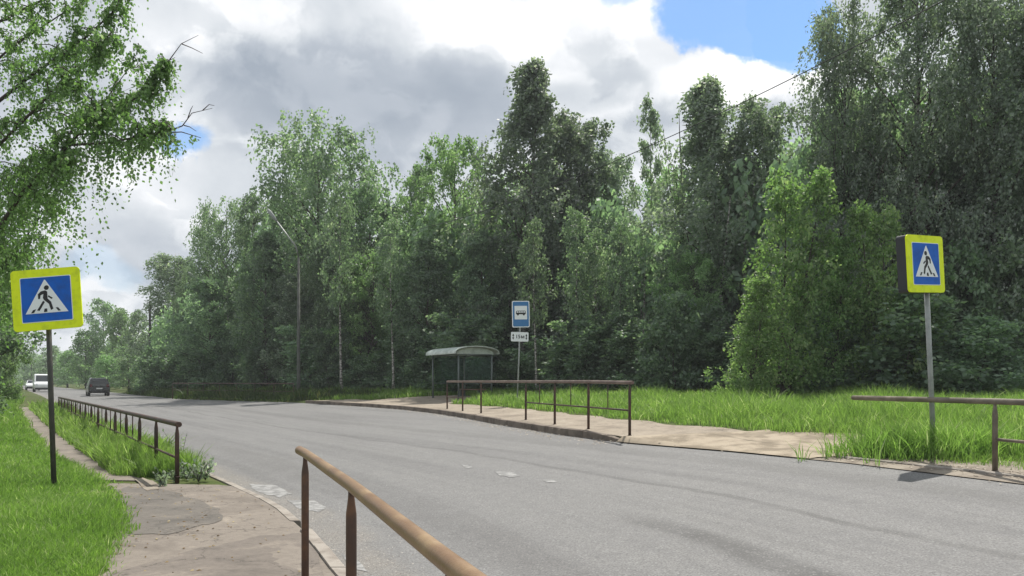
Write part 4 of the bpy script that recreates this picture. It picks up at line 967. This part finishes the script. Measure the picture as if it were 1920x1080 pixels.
# tall strip at the foot of the left railing
n = 7000; Y = ysamp(n, 13.4, 42, rng); a = np.interp(Y, [q for q, _ in PVR], [b for _, b in PVR]); b = ip(XL, Y) - .30; X = a + (b - a) * rng.random(n)
X += np.where(Y < 15, -.1, 0)
grass('grass', 'tall weedy grass growing along the foot of the long left railing', X, Y, lambda x, y: .36 + .13 * np.sin(y * 3.3) * np.sin(x * 2), M['verge_grass'], 2, rad=.08, per=9, lean=.45)
# right verge
n = 56000; Y = ysamp(n, 4, 62, rng, 1.3); X = ip(XR, Y) + np.interp(Y, [4, 11.5, 12.5, 13.3, 14.5, 20, 44, 47, 60], [1.3, 1.0, 1.25, 2.1, 2.8, 3.0, 2.8, .2, .2]) + rng.normal(size=n) * .12 + rng.random(n) * np.interp(Y, [4, 15, 30, 60], [8, 14, 11, 8])
kp = ~((Y > 35.6) & (Y < 42.4) & (X < -1.0 - .25 * (Y - 36)) & (X > ip(XR, Y))); X, Y = X[kp], Y[kp]
grass('grass', 'tall sunlit grass of the far verge between pavement and forest edge', X, Y, lambda x, y: np.clip(.16 + (x - ip(XR, y) - 1.5) * .08, .15, .36) * (1 + .3 * np.sin(x * 1.7 + y * .6) * np.sin(y * 1.1)), M['verge_grass'], 3, rad=.12, per=8, lean=.6, wfac=.75)
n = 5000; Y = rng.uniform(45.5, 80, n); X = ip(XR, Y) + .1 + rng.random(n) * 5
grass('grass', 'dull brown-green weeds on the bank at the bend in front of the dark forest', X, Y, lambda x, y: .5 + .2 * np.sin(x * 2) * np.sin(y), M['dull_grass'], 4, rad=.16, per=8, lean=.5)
# a few stray tufts in the cracks
n = 260; Y = rng.uniform(8, 13, n); X = np.interp(Y, [a for a, _ in PVL], [b for _, b in PVL]) + np.abs(rng.normal(size=n)) * .12
grass('grass', 'short ragged grass tufts creeping over the edge of the worn pavement', X, Y, lambda x, y: .10 + 0 * x, M['grass'], 5, per=8)
# weeds by the first post of the left railing
def weed(x, y, h, label, seed, n=9, group=None):
    rg = np.random.default_rng(seed); b = Vector((x, y, float(gz(x, y)) + .01)); r = empty('weed_plant', b, label, 'weed', group); mb = MB(); C = []; D = []
    for k in range(n):
        a = rg.uniform(0, 6.28); l = h * rg.uniform(.5, 1.1); e = np.array([math.cos(a) * l * .6, math.sin(a) * l * .4, l]); mb.tube([(0, 0, 0), e * .5 + np.array([0, 0, .03]), e], [.006, .005, .002], 4, cap=False)
        for q in np.linspace(.15, 1, 14): C.append(e * q + rg.normal(size=3) * .012); D.append(rg.normal(size=3) * .7 + e / l * .4)
    mb.build('stems', M['twig'], r); C = np.array(C); L = .06 * rg.uniform(.6, 1.3, len(C)); link('leaves', leaves_mesh('leaves', C, np.array(D), L, L * .6, rg, np.clip(rg.normal(size=len(C)) * .2 + .6, 0, 1)), M['grey_leaf'], r)
for i, (px_, py_, h, lab) in enumerate([(372, 905, .36, 'grey-green leafy weed on the pavement edge, right of the last post of the left railing'), (350, 900, .30, 'weed at the very foot of the last post of the left railing'), (305, 912, .20, 'low weed left of the last railing post near the soil hole'),
                                        (330, 905, .18, 'small weed between the soil hole and the railing post'), (385, 902, .34, 'outermost weed beside the road edge by the left railing')]):
    p = gpx(px_, py_); weed(p.x, p.y, h, lab, 60 + i)
p = gpx(308, 862); weed(p.x + .35, p.y, .55, 'single tall thin weed seen through the end bay of the left railing', 77, 4)

n = 900; a = rng.normal(size=n) * .55; X = 6.35 + a; Y = 12.0 + rng.normal(size=n) * .25 - .25 * a
grass('grass', 'dense tuft of tall grass around the foot of the right crossing sign pole', X, Y, lambda x, y: .42 + 0 * x, M['verge_grass'], 12, rad=.08, per=9, lean=.55)

# grit, dry leaves and twig scraps lying along the kerbs and on the worn pavement
def litter(name, label, X, Y, size, cols, seed, dz=.006):
    rng = np.random.default_rng(seed); n = len(X); Z = gz(X, Y) + dz; k = 5
    an = np.linspace(0, 6.283, k, endpoint=False)[None, :] + rng.normal(size=(n, k)) * .25; r = size * rng.uniform(.4, 1.3, (n, 1)) * rng.uniform(.6, 1.2, (n, k)); st = rng.uniform(1, 2.2, (n, 1)); ph = rng.uniform(0, 6.28, (n, 1))
    ex, ey = np.cos(an) * r * st, np.sin(an) * r
    x = X[:, None] + ex * np.cos(ph) - ey * np.sin(ph); y = Y[:, None] + ex * np.sin(ph) + ey * np.cos(ph)
    ring = np.stack([x, y, np.repeat(Z[:, None], k, 1) - .004], 2); top = np.stack([X, Y, Z + size * rng.uniform(.2, .6, n)], 1)[:, None, :]
    V = np.concatenate([ring, top], 1).reshape(-1, 3); base = (np.arange(n) * (k + 1))[:, None, None]
    tri = np.array([[i, (i + 1) % k, k] for i in range(k)])[None]; lp_ = (base + tri).ravel()
    me = fast_mesh(name, V, np.full(n * k, 3), np.repeat(rng.random(n), k), lp_)
    m = mat(name, rough=.95, spec=.1); t = m.node_tree; at = t.nodes.new('ShaderNodeAttribute'); at.attribute_name = 'rnd'; t.links.new(RAMP(t, at.outputs['Fac'], cols), t.nodes['Principled BSDF'].inputs['Base Color'])
    tag(link(name, me, m), label, name.replace('_', ' '), None, 'stuff')
n = 2600; Y = ysamp(n, 5, 40, rng, 1.5); X = ip(XL, Y) + .05 + np.abs(rng.normal(size=n)) * .35
litter('gravel', 'loose grit gathered in the gutter along the left road edge', X, Y, .008, [(0, (.10, .09, .08)), (.6, (.26, .23, .2)), (1, (.5, .47, .42))], 31, .002)
n = 260; Y = rng.uniform(5.5, 12.4, n); a = np.interp(Y, [q for q, _ in PVL], [q for _, q in PVL]); X = a + (ip(XL, Y) - .2 - a) * rng.random(n) ** 1.6
litter('fallen_leaves', 'dry scraps of leaves and twigs scattered over the worn pavement at left', X, Y, .013, [(0, (.05, .035, .02)), (.5, (.16, .11, .06)), (1, (.34, .29, .17))], 32, .014)
n = 2600; Y = ysamp(n, 6, 40, rng, 1.3); X = ip(XR, Y) + rng.normal(size=n) * .22 + np.where(Y < 15.5, .5, -.25)
litter('gravel', 'loose grit and sand clods along the far road edge', X, Y, .014, [(0, (.12, .10, .08)), (.6, (.30, .26, .21)), (1, (.5, .46, .38))], 33, .02)

# ------------------------------------------------------------------ thin summer air between the camera and the far trees
hz = MB().box((0, 125, 10), (1000, 370, 24)); m = bpy.data.materials.new('haze'); m.use_nodes = True; t = m.node_tree; t.nodes.clear()
v = t.nodes.new('ShaderNodeVolumePrincipled'); v.inputs['Color'].default_value = (.93, .96, 1, 1); v.inputs['Density'].default_value = .0006
o_ = t.nodes.new('ShaderNodeOutputMaterial'); t.links.new(v.outputs[0], o_.inputs['Volume'])
ho = hz.build('haze', m); tag(ho, 'thin pale summer haze softening the far trees', 'haze', None, 'stuff')
